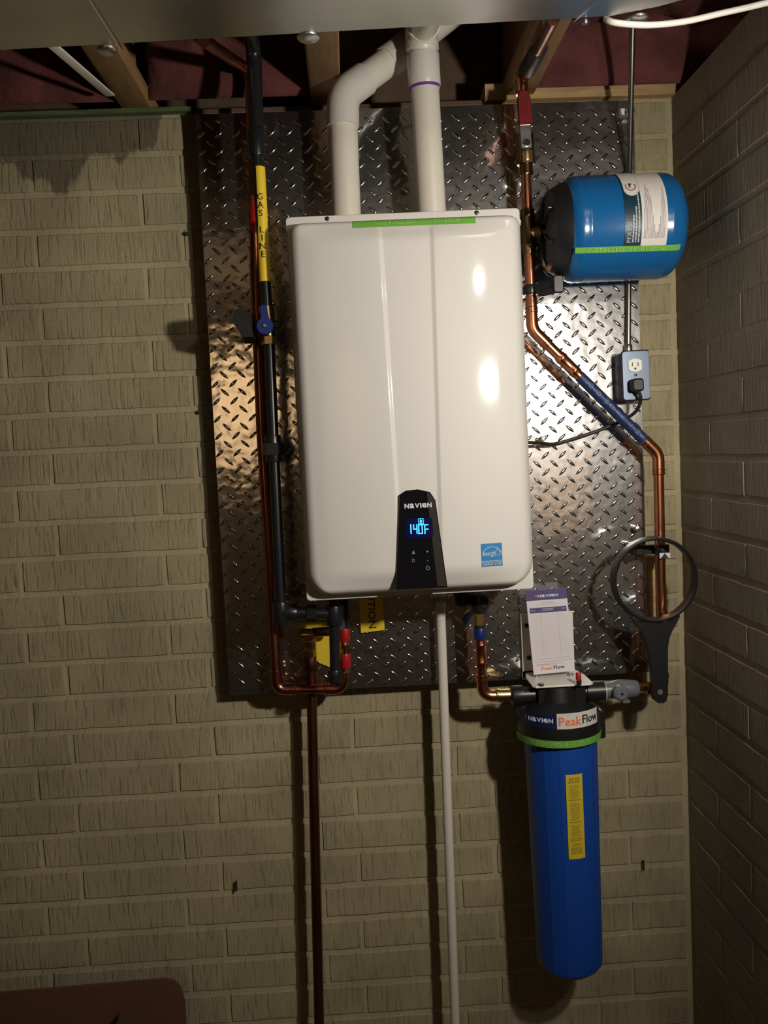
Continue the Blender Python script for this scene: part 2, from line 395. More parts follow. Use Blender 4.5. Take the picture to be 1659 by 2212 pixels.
# sill, rim board, joists
xl, xg = -2.75, P(416, 262, 0).x
z0s = 2.24
sl = MB().box(((xl+xg)/2, 0.075, (z0s+ZJ)/2), (xg-xl, 0.17, ZJ-z0s)); struct(sl.build('trim_1', 'treated_wood'), 'greenish treated sill board on top of the brick wall')
a, b = P(1046, 200, 0), P(1452, 190, 0)
zt = P(1250, 180, 0).z
struct(MB().box(((a.x+XR+0.1)/2, 0.07, (z0s+zt)/2), (XR+0.1-a.x, 0.165, zt-z0s)).build('trim_2', 'wood'), 'pale bare wood sill board above the tread plate')
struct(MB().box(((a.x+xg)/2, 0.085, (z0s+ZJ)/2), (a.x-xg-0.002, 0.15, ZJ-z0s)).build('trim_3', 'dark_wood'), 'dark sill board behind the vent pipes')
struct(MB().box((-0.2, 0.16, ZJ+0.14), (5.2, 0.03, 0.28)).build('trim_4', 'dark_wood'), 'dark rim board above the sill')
jx = [P(296, 237, 0).x, P(703, 205, 0).x]; gap = 0.415
joist_x = [jx[0]-gap, jx[0], jx[1], jx[1]+gap]
for k, x in enumerate(joist_x):
    t = thing('floor_joist', ('bare timber floor joist left of the one with the white strip', 'timber floor joist beside the white strip under the ceiling', 'timber floor joist ending just left of the grey vent pipe', 'timber floor joist by the taped copper pipe')[k], 'joist', (x, -2.2, ZJ), 'floor joists overhead')
    MB().box((x, -2.23, ZJ+0.019), (0.064, 4.74, 0.038), bev=0.003).build('bottom_flange', 'joist_wood', t)
    MB().box((x, -2.23, ZJ+0.14), (0.011, 4.74, 0.21)).build('web', 'joist_wood', t)
    MB().box((x, -2.23, ZJ+0.261), (0.064, 4.74, 0.038), bev=0.003).build('top_flange', 'joist_wood', t)

def batt(xa, xb, label, seed, drop=0.0):
    rnd = random.Random(seed); ph = [rnd.uniform(0, 6) for _ in range(6)]
    def fn(u, v):
        x = xa+(xb-xa)*u; e = math.sin(math.pi*u)**0.4
        wob = 0.016*math.sin(x*23+ph[0])+0.010*math.sin(x*61+ph[1]+v*9)
        if v < 0.35:                                    # front of the roll against the rim
            q = v/0.35; y = -(0.035+0.030*math.sin(q*math.pi/2)*e)+wob*q*0.7; z = ZJ+0.004+0.135*(1-math.cos(q*math.pi/2))
        else:
            q = (v-0.35)/0.65; y = -0.065*e-q*1.55+wob*(1-q); z = ZJ+0.14+0.05*math.sqrt(q)-0.02*e+0.012*math.sin(x*19+q*22+ph[2])+0.008*math.sin(x*47+q*51+ph[3])
        return V((x, y, z+drop))
    mb = MB().grid(fn, 40, 60); mb.f.append(tuple([mb_i for mb_i in (0, 40)])+(40+60*41, 60*41))if False else None
    # closed back so that the roll has a body
    n = 41
    top = [V((p.x, 0.14 if j == 0 else p.y, ZJ+0.225)) for j in (0, 60) for p in mb.v[j*n:(j+1)*n]]
    base = len(mb.v); mb.v += top
    for i in range(40):
        mb.f.append((i, i+1, base+i+1, base+i)); mb.f.append((60*n+i, base+n+i, base+n+i+1, 60*n+i+1)); mb.f.append((base+i, base+i+1, base+n+i+1, base+n+i))
    return tag(mb.build('insulation_batt', 'insulation', origin=((xa+xb)/2, -0.1, ZJ+0.05), sharp=60), label, 'insulation', 'insulation between the joists')
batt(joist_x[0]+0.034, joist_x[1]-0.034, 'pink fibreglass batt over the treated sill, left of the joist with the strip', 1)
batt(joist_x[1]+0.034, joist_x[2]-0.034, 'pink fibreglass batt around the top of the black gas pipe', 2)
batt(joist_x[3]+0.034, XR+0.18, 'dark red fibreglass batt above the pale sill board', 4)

# duct across the ceiling
zd = (P(0, 108, 0.62).z+P(1100, 47, 0.62).z)/2
t = thing('air_duct', 'galvanised sheet metal air duct running under the joists', 'duct', (0, -0.9, zd))
be = [P(-1500, 172, 0.62), P(0, 108, 0.62), P(660, 78, 0.62), P(1110, 46, 0.62), P(1320, 43, 0.62), P(1420, 36, 0.64), P(1560, 14, 0.68), P(1800, -40, 0.78)]
_za, _zb = P(0, 108, 0.62), P(1110, 46, 0.62); _sl = (_zb.z-_za.z)/(_zb.x-_za.x)
def zduct(x): return _za.z+_sl*(x-_za.x)
be = [V((p.x, p.y, zduct(p.x))) for p in be]; fe = [V((p.x, -1.30, zduct(p.x))) for p in be]
hd = ZJ-zd-0.03
mb = MB(); n = len(be); vs = be+fe+[p+V((0, 0, hd)) for p in be]+[p+V((0, 0, hd)) for p in fe]
fs = []
for i in range(n-1):
    fs += [(i, i+1, n+i+1, n+i), (2*n+i, 3*n+i, 3*n+i+1, 2*n+i+1), (i, 2*n+i, 2*n+i+1, i+1), (n+i, n+i+1, 3*n+i+1, 3*n+i)]
fs += [(0, n, 3*n, 2*n), (n-1, 3*n-1, 4*n-1, 2*n-1)]
mb.add(vs, fs).build('duct_body', 'galvanized', t, sharp=20)
def duct_under(px, py):
    d = ray(px, py); k = (_za.z-_sl*_za.x-CAM.z+_sl*CAM.x)/(d.z-_sl*d.x); return CAM+d*k
for (ax_, ay_, bx_, by_) in ((262, 104, 196, 0), (1238, 44, 1290, 0)):
    p, q = duct_under(ax_, ay_), duct_under(bx_, by_); q = p+(q-p).normalized()*0.55
    d = (q-p).normalized(); MB().box((p+q)/2+V((0, 0, -0.0015)), (0.003, (q-p).length, 0.003), X=d.cross(V((0, 0, 1))), Y=d).build('seam', 'chrome', t)
for px, py, wd in ((232, 108, 0.030), (666, 80, 0.034), (1376, 42, 0.036), (1264, 45, 0.010)):
    p = duct_under(px, py); p.y = max(p.y, -0.63)
    mb = MB().lathe([(0, wd/2), (0.003, wd/2*0.96), (0.0055, wd/2*0.75), (0.0062, 0.002)], p+V((0, 0.0, 0.001)), (0, 0, -1), 20); mb.build('cleat_tab', 'galvanized', t)

# white strip beside the first joist
p, q = P(238, 206, 0.10), P(112, 97, 0.36); d = (q-p).normalized()
tag(MB().box((p+q)/2, (0.020, (q-p).length, 0.004), X=d.cross(V((0, 0, 1))).normalized(), Y=d, Z=d.cross(V((0, 0, 1))).normalized().cross(d), bev=0.0012).build('plastic_strip', 'white_plastic', origin=(p+q)/2), 'narrow white flat strip hanging beside a ceiling joist', 'strip')

# ================================================================== TREAD PLATE
tl, tr, bl_, br = P(425, 250, PLATE_S), P(1379, 213, PLATE_S), P(494, 1500, PLATE_S), P(1392, 1455, PLATE_S)
x0, x1, z1, z0 = (tl.x+bl_.x)/2, (tr.x+br.x)/2, (tl.z+tr.z)/2, (bl_.z+br.z)/2
plate = thing('tread_plate', 'shiny diamond tread plate covering the brick wall behind the heater', 'metal sheet', ((x0+x1)/2, -PLATE_S, z0))
MB().box(((x0+x1)/2, -PLATE_S+0.0015, (z0+z1)/2), (x1-x0, 0.003, z1-z0)).build('sheet', 'tread_plate', plate)
mb = MB(); pit = 0.0368; ring0 = [(12.5*math.cos(a), 3.6*math.sin(a)*(0.55+0.45*abs(math.sin(a)))) for a in (2*math.pi*k/10 for k in range(10))]
def lug(cx, cz, sgn):
    c, s_ = math.cos(math.radians(42*sgn)), math.sin(math.radians(42*sgn)); vs = []
    for k, (sc, h) in enumerate(((1.0, -0.0002), (0.78, 0.0011), (0.35, 0.0017))):
        for u, v in ring0:
            u_, v_ = u*sc/1000, v*sc/1000; vs.append((cx+u_*c-v_*s_, -PLATE_S-h, cz+u_*s_+v_*c))
    fs = [(k*10+i, k*10+(i+1) % 10, (k+1)*10+(i+1) % 10, (k+1)*10+i) for k in range(2) for i in range(10)]+[tuple(range(20, 30))]
    mb.add(vs, fs)
j = 0; z = z0+0.010
while z < z1-0.008:
    x = x0+(0.009 if j % 2 == 0 else 0.009+pit/2)
    while x < x1-0.006: lug(x, z, 1 if j % 2 == 0 else -1); x += pit
    z += pit/2; j += 1
lg = mb.build('raised_diamonds', 'lug', plate, sharp=50); lg['kind'] = 'stuff'
for px, py in ((493, 622), (470, 262), (538, 1280), (1160, 950), (1330, 1070), (800, 1400)):
    p = P(px, py, PLATE_S); MB().lathe([(0, 0.0045), (0.002, 0.0042), (0.0035, 0.0025), (0.0038, 0.0003)], p, (0, -1, 0), 12).build('screw', 'steel', plate)
p, q = P(1409, 1200, 0.02), P(1411, 1350, 0.02)
tag(MB().box(((p.x+q.x)/2-0.012, -0.021, (p.z+q.z)/2), (0.044, 0.040, p.z-q.z), bev=0.002).build('furring_strip', 'wood', origin=(p.x, -0.02, q.z)), 'pale wood furring strip peeking out behind the plate edge by the copper pipe', 'wood strip')
for px0, nm in ((560, 'shadowed'), (900, 'hidden')):
    p = P(px0, 800, 0.02)

# ================================================================== WATER HEATER
HS = 0.25
TL, TR, BL_, BR = P(617, 470, HS), P(1123, 450, HS), P(663, 1298, HS), P(1151, 1271, HS)
HC = (TL+TR+BL_+BR)/4
HX = ((TR-TL)+(BR-BL_)).normalized(); HN = V((0, -1, 0)); HX = (HX-HN*HX.dot(HN)).normalized(); HZ = HX.cross(V((0, 1, 0)))
if HZ.z < 0: HZ = -HZ
hw = ((TR-TL).length+(BR-BL_).length)/4; hh = ((TL-BL_).length+(TR-BR).length)/4
def HL(p): q = p-HC; return q.dot(HX), q.dot(HZ)
def HW(x, z, h): return HC+HX*x+HZ*z+HN*h
heater = thing('water_heater', 'white wall-hung tankless water heater with black control panel', 'water heater', HC+V((0, HS-PLATE_S-0.005, 0))-HZ*hh)
MB().box(HC+V((0, (HS-PLATE_S-0.004)/2, 0)), (2*hw-0.006, HS-PLATE_S-0.006, 2*hh-0.006), X=HX, Z=HZ, bev=0.004).build('casing', 'white_enamel', heater)
MB().slab([(HC, HX, HZ, V((0, 1, 0)))], rrect(2*hw, 2*hh, 0.007), 0.006, 0.001).build('flange', 'white_enamel', heater)
CI_X, CI_T, CI_B, RT, RB = 0.0015, 0.016, 0.010, 0.022, 0.050
def cover_halfw(z):
    zt, zb = hh-CI_T, -hh+CI_B; w_ = hw-CI_X
    if z > zt-RT: k = min(1, (z-(zt-RT))/RT); return w_-RT+RT*math.sqrt(max(0, 1-k*k))
    if z < zb+RB: k = min(1, ((zb+RB)-z)/RB); return w_-RB+RB*math.sqrt(max(0, 1-k*k))
    return w_
def sm(t): t = max(0, min(1, t)); return t*t*(3-2*t)
def cover_h(x, z):
    zt, zb = hh-CI_T, -hh+CI_B; zc, hz = (zt+zb)/2, (zt-zb)/2; w_ = hw-CI_X; r = RT if z > zc else RB
    qx, qz = abs(x)-(w_-r), abs(z-zc)-(hz-r)
    d = -(math.hypot(max(qx, 0), max(qz, 0))+min(max(qx, qz), 0)-r)
    f = lambda t_: math.sqrt(max(0, 1-(1-max(0, min(1, t_)))**2))
    h = 0.040*f((cover_halfw(z)-abs(x))/0.024)*f((hz-abs(z-zc))/(0.011 if z > zc else 0.014))
    h += 0.019*(1-(x/hw)**2)*sm(d/0.05)
    bw = 0.042+0.006*(z/hh); ax_ = abs(x)
    h -= 0.0028*sm((bw-ax_)/0.010+0.5)*sm((hh-CI_T-0.012-z)/0.02)
    return h
def edgegrid(a, b, e, nfine, nmid, extra=()):
    L_ = [a+e*(k/nfine)**1.6 for k in range(nfine+1)]; R_ = [a+b-q for q in L_]
    mid = [a+e+(b-a-2*e)*k/nmid for k in range(1, nmid)]
    return sorted(set(L_+R_+mid+list(extra)))
us = edgegrid(-1, 1, 0.16, 12, 30, [s_*(0.12+0.005*k) for k in range(24) for s_ in (-1, 1)])
zs = edgegrid(-hh+CI_B, hh-CI_T, 0.06, 14, 40)
mb = MB(); vs = []
for z in zs:
    w_ = cover_halfw(z)
    for u in us: vs.append(HW(u*w_, z, cover_h(u*w_, z)+0.001))
nu = len(us)
mb.add(vs, [(j*nu+i, j*nu+i+1, (j+1)*nu+i+1, (j+1)*nu+i) for j in range(len(zs)-1) for i in range(nu-1)])
mb.build('front_cover', 'white_enamel', heater, sharp=60)
for px, py in ((707, 470), (1029, 457)):
    x, z = HL(P(px, py, HS)); MB().lathe([(0, 0.0045), (0.003, 0.004), (0.004, 0.001)], HW(x, hh-0.006, 0.002), HN, 12).build('screw', 'black_plastic', heater)
def on_cover(off=0.0006): return lambda x, z: HW(x, z, cover_h(x, z)+0.001+off)
def HLp(px, py, h=0.055): return HL(P(px, py, HS+h))
# green tape along the top
xa, za = HLp(761, 476, 0.02); xb, zb = HLp(1023, 472, 0.02); zt_ = hh-CI_T-0.0105
tp = patch(MB(), on_cover(0.001), xa, xb, zt_-0.0095, zt_+0.0105, 24, 10).build('tape', 'tape_green', heater, sharp=60)
lay(MB(), fit('INSTALLED  11  01 2016', 0.155, 0.0085), on_cover(0.0018), (xa+xb)/2+0.006, zt_-0.001).build('lettering', 'tape_print', tp)
# control panel
PH = 0.0635
q = [HLp(855, 1274, PH), HLp(967, 1269, PH), HLp(941, 1080, PH), HLp(929, 1063, PH), HLp(903, 1057, PH), HLp(877, 1060, PH), HLp(862, 1070, PH)]
cxp = sum(p[0] for p in q)/len(q); czp = sum(p[1] for p in q)/len(q)
pn = MB().slab([(HW(0, 0, PH-0.0075), HX, HZ, V((0, 1, 0)))], q, 0.015, 0.0015).build('control_panel', 'panel_black', heater)
e = [HLp(945, 1266, PH), HLp(964, 1266, PH), HLp(939, 1082, PH), HLp(928, 1066, PH), HLp(922, 1064, PH)]
mb = MB(); mb.slab([(HW(0, 0, PH+0.0003), HX, HZ, V((0, 1, 0)))], e, 0.0008).build('side_bevel', 'panel_edge', pn)
pf = lambda u, v: HW(u, v, PH+0.0012)
x, z = HLp(903, 1092, PH); k_ = (D-HS-PH)/F
lay(MB(), wordmark('NaVIeN', 59*k_, 10.5*k_), pf, x, z).build('brand_lettering', 'glowing_silver_print', pn)
# display: seven-segment digits 1 4 0 F and a degree mark, with the drop icon above
gx, gz = HLp(906, 1141, PH)
MB().slab([(HW(gx, gz, PH+0.0004), HX, HZ, V((0, 1, 0)))], rrect(58*k_, 44*k_, 0.004), 0.0008).build('display', 'lcd_glow', pn)
SEG = {'a': ((0, 1), (1, 1)), 'b': ((1, .5), (1, 1)), 'c': ((1, 0), (1, .5)), 'd': ((0, 0), (1, 0)), 'e': ((0, 0), (0, .5)), 'f': ((0, .5), (0, 1)), 'g': ((0, .5), (1, .5))}
mb = MB()
def seg(x0_, z0_, w_, h_, names, th):
    for nme in names:
        (a0, b0), (a1, b1) = SEG[nme]; p0 = (x0_+a0*w_, z0_+b0*h_); p1 = (x0_+a1*w_, z0_+b1*h_)
        mb.box(HW((p0[0]+p1[0])/2, (p0[1]+p1[1])/2, PH+0.0014), (abs(p1[0]-p0[0])+th, 0.0006, abs(p1[1]-p0[1])+th), X=HX, Z=HZ)
th = 0.0019
for px, names, w_ in ((884, 'bc', 4), (894, 'fgbc', 7), (905, 'abcdef', 7.5), (918, 'aefg', 7)):
    x, z = HLp(px, 1152.5, PH); seg(x, z, w_*k_, 19*k_, names, th)
x, z = HLp(915, 1133, PH); mb.box(HW(x, z, PH+0.0014), (0.0018, 0.0006, 0.0018), X=HX, Z=HZ)
mb.build('digits', 'lcd_digits', pn)
mb = MB(); x, z = HLp(909, 1125.5, PH); drop = [(0, 0.0045), (-0.0016, 0.001), (-0.0022, -0.001), (-0.0012, -0.003), (0.0012, -0.003), (0.0022, -0.001), (0.0016, 0.001)]
mb.slab([(HW(x, z, PH+0.0014), HX, HZ, V((0, 1, 0)))], drop, 0.0006)
for sx_, sz_, a_, b_ in ((-1, 0, 0.0008, 0.009), (1, 0, 0.0008, 0.009), (0, 1, 0.009, 0.0008), (0, -1, 0.009, 0.0008)): mb.box(HW(x+sx_*0.0046, z+sz_*0.0046, PH+0.0014), (a_, 0.0005, b_), X=HX, Z=HZ)
mb.build('flame_icon', 'lcd_digits', pn)
for px, py, tx, sz_ in ((923, 1192, '+', 0.011), (924, 1210, '-', 0.011), (893, 1211, 'D', 0.009)):
    x, z = HLp(px, py, PH); lay(MB(), glyphs(tx, sz_), pf, x, z).build('button_icon', 'icon_print', pn)
x, z = HLp(893, 1193, PH); MB().slab([(HW(x, z, PH+0.001), HX, HZ, V((0, 1, 0)))], [(0, 0.004), (-0.003, -0.003), (0.003, -0.003)], 0.0006).build('button_icon', 'icon_print', pn)
mb = MB()
x, z = HLp(924, 1227, PH)
for k in range(10):
    a0 = math.radians(120+30*k+0); mb.box(HW(x+0.0033*math.cos(a0), z+0.0033*math.sin(a0), PH+0.001), (0.0014, 0.0005, 0.0014), X=HX, Z=HZ)
mb.box(HW(x, z+0.004, PH+0.001), (0.0009, 0.0005, 0.004), X=HX, Z=HZ)
mb.build('power_icon', 'icon_print', pn)
# blue efficiency label
a, b = HLp(1037, 1175, 0.046), HLp(1085, 1220, 0.046); lx, lz = (a[0]+b[0])/2, (a[1]+b[1])/2; lw, lh = 0.0405, 0.0435
lb = patch(MB(), on_cover(0.0004), lx-lw/2, lx+lw/2, lz-lh/2, lz+lh/2, 8, 2).build('efficiency_label', 'star_blue', heater, sharp=60)
mp = on_cover(0.0009); mb = MB()
def arc(c, r0, r1, a0, a1, nn=18):
    for k in range(nn):
        p0, p1 = (math.radians(a0+(a1-a0)*q_/nn) for q_ in (k, k+1))
        mb.add([mp(c[0]+r*math.cos(t_), c[1]+r*math.sin(t_)) for r, t_ in ((r0, p0), (r1, p0), (r1, p1), (r0, p1))], [(0, 1, 2, 3)])
arc((lx+0.0005, lz-0.004), 0.0188, 0.0197, 8, 160); mb.build('arc', 'label_white', lb); mb = MB()
patch(mb, mp, lx-lw/2, lx+lw/2, lz-0.0118, lz-0.0110, 6, 1).build('rule', 'label_white', lb); mb = MB()
lay(MB(), fit('ENERGY STAR', 0.037, 0.0062), mp, lx, lz-0.0163).build('lettering', 'label_white', lb)
vs_, fs_ = fit('energy', 0.024, 0.0085); lay(mb, ([(u+0.25*v, v) for u, v in vs_], fs_), mp, lx-0.0055, lz+0.0005); mb.build('lettering', 'label_white', lb); mb = MB()
st = [(math.radians(90+36*k), 0.0082 if k % 2 == 0 else 0.0036) for k in range(10)]
for k in range(10):
    (a0, r0), (a1, r1) = st[k], st[(k+1) % 10]; cx_, cz_ = lx+0.011, lz+0.004
    mb.add([mp(cx_+r*math.cos(t_), cz_+r*math.sin(t_)) for r, t_ in ((r0, a0), (r1, a1), (r1*0.84, a1), (r0*0.84, a0))], [(0, 1, 2, 3)])
mb.build('star', 'label_white', lb)
# vent collars on top, service fittings below
def heat_top(px, s): p = P(px, 455, s); x, _ = HL(p); q_ = HC+HX*x+HZ*hh; return V((q_.x, -s, q_.z))
for px in (748, 933):
    c = heat_top(px, 0.14); MB().lathe([(-0.004, 0.036), (0.013, 0.036), (0.0145, 0.035), (0.0145, 0.0305), (-0.004, 0.0305)], c, HZ, 32).build('vent_collar', 'dark_brass', heater)
    MB().lathe([(0.004, 0.0372), (0.011, 0.0372), (0.011, 0.0358), (0.004, 0.0358)], c, HZ, 32, caps=False).build('band_clamp', 'steel', heater)
def heat_bot(px, s, drop=0.0):
    x, _ = HL(P(px, 1295, s)); q_ = HC+HX*x-HZ*(hh+drop); return V((q_.x, -s, q_.z))
c = heat_bot(948, 0.075); MB().lathe([(-0.002, 0.018), (0.030, 0.018), (0.034, 0.016), (0.034, 0.005)], c, -HZ, 24).build('drain_socket', 'pvc', heater)
c = heat_bot(1000, 0.13); MB().lathe([(-0.002, 0.010), (0.022, 0.010), (0.022, 0.017), (0.045, 0.017), (0.048, 0.013)], c, -HZ, 20).build('filter_knob', 'black_plastic', heater)

# ================================================================== VENT PIPES
def vent(label, pts, r, rings, fits, rad, grp='white vent pipes'):
    t = thing('vent_pipe', label, 'pipe', pts[0], grp)
    path = fillet(pts, rad, 10); MB().tube(path, r, 28).build('pipe', 'pvc', t)
    for mt, nm, a_, b_, rr in rings:
        MB().tube([a_, a_+(b_-a_)*0.03, a_+(b_-a_)*0.97, b_], [rr*0.97, rr, rr, rr*0.97], 28).build(nm, mt, t)
    for corner, prev, nxt, ext, rr in fits:
        d0 = (prev-corner).normalized(); d1 = (nxt-corner).normalized()
        MB().tube(fillet([corner+d0*ext, corner, corner+d1*ext], rad, 10), rr, 28).build('elbow', 'pvc_fitting', t)
    return t
VS = 0.14; vr = 0.0285
def at_y(a_, b_, py):
    lo, hi = 0.0, 1.0
    for _ in range(30):
        m_ = (lo+hi)/2
        if proj(a_+(b_-a_)*m_)[1] > py: lo = m_
        else: hi = m_
    return a_+(b_-a_)*lo
b0 = heat_top(748, VS)+HZ*0.002; e0 = P(741, 262, VS); e1 = P(741, 205, VS); e2 = P(895, 92, 0.075); e3 = P(1010, 2, 0.02)
vent('white plastic vent pipe that bends over to the right above the heater', [b0, e0, e1, e2, e3], vr,
     [('pvc_fitting', 'coupling', e1+(e2-e1)*0.60, e1+(e2-e1)*0.98, vr*1.14)], [(e1, e0, e2, 0.062, vr*1.13)], 0.055)
b0 = heat_top(933, VS)+HZ*0.002; g1 = P(910, 62, 0.165); g2 = P(960, -40, 0.46); gm = b0+(g1-b0)*0.80
q1 = P(916, 190, VS); q2 = P(914, 168, VS)
vent('white plastic vent pipe with a purple primer ring, rising straight', [b0, g1, g2], vr,
     [('pvc_fitting', 'coupling', at_y(b0, g1, 187), at_y(b0, g1, 118), vr*1.13), ('primer_purple', 'primer_ring', at_y(b0, g1, 193), at_y(b0, g1, 185), vr*1.06)], [(g1, b0, g2, 0.040, vr*1.13)], 0.05)

# ================================================================== PIPE FITTINGS
def sleeve(parent, name, m, a_, b_, r, bead=0.0, n=20):
    a_, b_ = V(a_), V(b_); d = b_-a_
    if bead: pr = [(0, r*.96), (.04, r), (.10, r), (.13, r+bead), (.20, r+bead), (.23, r), (.77, r), (.80, r+bead), (.87, r+bead), (.90, r), (.96, r), (1, r*.96)]
    else: pr = [(0, r*.95), (.05, r), (.95, r), (1, r*.95)]
    return MB().tube([a_+d*t_ for t_, _ in pr], [q_ for _, q_ in pr], n).build(name, m, parent)
def elbow(parent, prev, c, nxt, rad, ext, r, m, bead=0.0013):
    d0 = (V(prev)-V(c)).normalized(); d1 = (V(nxt)-V(c)).normalized()
    path = fillet([V(c)+d0*ext, V(c), V(c)+d1*ext], rad, 10); rr = [r]*len(path)
    e = MB().tube(path, rr, 20).build('elbow', m, parent)
    for d in (d0, d1):
        for o_ in (0.80, 0.97): MB().tube([V(c)+d*(ext*o_-0.0025), V(c)+d*(ext*o_-0.001), V(c)+d*(ext*o_+0.001), V(c)+d*(ext*o_+0.0025)], [r*.98, r+bead, r+bead, r*.98], 20).build('bead', m, e)
    return e
def hexnut(parent, name, m, a_, b_, r):
    return MB().tube([V(a_), V(b_)], r, 6).build(name, m, parent, sharp=25)
def pipe_label(parent, a_, b_, r, m, pm, text, frac=(0.12, 0.88), wide=1.15):
    a_, b_ = V(a_), V(b_); d = b_-a_; L_ = d.length
    lb_ = MB().tube([a_, b_], r+0.0009, 24).build('label', m, parent)
    mp_ = onpipe(a_, -d, r+0.0012); mb_ = MB(); st_ = L_*(frac[1]-frac[0])/(len(text)-1)
    for k, ch in enumerate(text):
        if ch == ' ': continue
        lay(mb_, glyphs(ch, st_*wide), mp_, 0, -(L_*frac[0]+st_*k))
    mb_.build('lettering', pm, lb_); return lb_

# ---- black gas line
GS = 0.195; gr = 0.0108
g = [P(551, 165, GS), P(556, 352, GS), P(573, 612, GS), P(582, 745, GS), P(591, 962, GS), P(607, 1322, GS)]
gas = thing('gas_pipe', 'black iron gas pipe with a yellow lettered sleeve left of the heater', 'gas pipe', g[-1])
top = g[0]+V((0, 0, 0.055)); outp = top+V((-0.01, -0.75, 0.0))
MB().tube(fillet([g[1]+(g[0]-g[1])*0.4, top, outp], 0.03, 8), 0.0146, 20).build('riser', 'black_iron', gas)
sleeve(gas, 'reducer', 'black_iron', P(553, 282, GS), P(555, 338, GS), 0.0162)
MB().tube([P(554, 330, GS), g[2], g[3], g[4], g[5]], gr, 20).build('pipe', 'black_iron', gas)
pipe_label(gas, P(559.5, 362, GS), P(573, 609, GS), gr, 'yellow', 'black_print', 'GAS LINE', (0.27, 0.77), 1.1)
vb = P(574, 703, GS)
hexnut(gas, 'hex_nut', 'brass', P(580.5, 726, GS), P(581.5, 744, GS), 0.0145); sleeve(gas, 'valve_body', 'dark_brass', P(575, 662, GS), P(580, 728, GS), 0.0150)
cc = vb+V((0, -0.019, 0)); dz = (g[2]-g[3]).normalized(); dx = V((1, 0, 0)); dx = (dx-dz*dx.dot(dz)).normalized()
mb = MB(); outl = [(-0.0165*math.cos(math.radians(a_)), -0.002+0.0165*math.sin(math.radians(a_))) for a_ in range(200, 520, 16)]
outl = [(0.0165*math.sin(math.radians(a_)), -0.004-0.0165*math.cos(math.radians(a_))) for a_ in range(-155, 156, 15)]+[(0.006, 0.030), (0.0045, 0.037), (-0.0045, 0.037), (-0.006, 0.030)]
hd_ = mb.slab([(cc, dx, dz, V((0, 1, 0)))], outl, 0.009, 0.0015).build('valve_handle', 'valve_blue', gas)
MB().lathe([(0, 0.004), (0.016, 0.004), (0.018, 0.003)], vb+V((0, -0.010, 0))+dz*-0.004, (0, -1, 0), 12).build('stem_nut', 'steel', hd_)
MB().box(cc+V((0.022, 0.006, 0))-dz*0.002, (0.016, 0.008, 0.012), bev=0.0015).build('stop_lug', 'black_plastic', gas)
uc = P(590, 962, GS)
hexnut(gas, 'union_nut', 'black_iron', P(590, 957, GS), P(591, 983, GS), 0.0215); sleeve(gas, 'union', 'black_iron', P(589, 940, GS), P(592, 998, GS), 0.0162)
ec = g[5]; hz = P(722, 1326, 0.19)
sleeve(gas, 'tee', 'black_iron', P(606, 1300, GS), P(608, 1348, GS), 0.0170); sleeve(gas, 'tee_port', 'black_iron', ec, ec+(hz-ec)*0.30, 0.0170)
MB().tube([ec+(hz-ec)*0.1, hz], gr*1.05, 18).build('branch', 'black_iron', gas)
hexnut(gas, 'branch_nut', 'black_iron', ec+(hz-ec)*0.48, ec+(hz-ec)*0.66, 0.0170)
dl0, dl1 = P(721, 1292, 0.19), P(724, 1470, 0.19)
sleeve(gas, 'tee', 'black_iron', P(721.5, 1308, 0.19), P(722.5, 1350, 0.19), 0.0162)
MB().tube([dl0, dl1], gr*0.95, 18).build('drip_leg', 'black_iron', gas); sleeve(gas, 'cap', 'black_iron', P(723.3, 1446, 0.19), P(724, 1474, 0.19), 0.0142)

# ---- clamp that holds the gas pipe
cl = thing('pipe_clamp', 'black faceted clamp gripping the gas pipe beside the blue lever', 'pipe clamp', P(528, 740, 0.16))
c = P(528, 702, 0.186)
poly = [(-0.020, 0.030), (-0.004, 0.033), (0.012, 0.026), (0.020, 0.022), (0.021, -0.034), (-0.004, -0.034), (-0.012, -0.012), (-0.024, 0.008)]
mb = MB(); n = len(poly); fr = [V((c.x+x*0.8+0.001, c.y-0.028, c.z+z*0.8)) for x, z in poly]; bk = [V((c.x+x, c.y+0.02, c.z+z)) for x, z in poly]
mb.add(fr+bk, [(i, (i+1) % n, n+(i+1) % n, n+i) for i in range(n)]+[tuple(range(n)), tuple(range(n, 2*n))[::-1]]).build('jaw', 'black_plastic', cl, sharp=10)
MB().box(V((c.x+0.0, -0.106, c.z)), (0.020, 0.125, 0.022), bev=0.002).build('stand_off', 'black_plastic', cl)
r_ = P(590, 700, 0.186); MB().box(V(((c.x+r_.x)/2+0.004, -0.176, c.z-0.001)), (r_.x-c.x+0.012, 0.010, 0.016), bev=0.002).build('bar', 'black_plastic', cl)

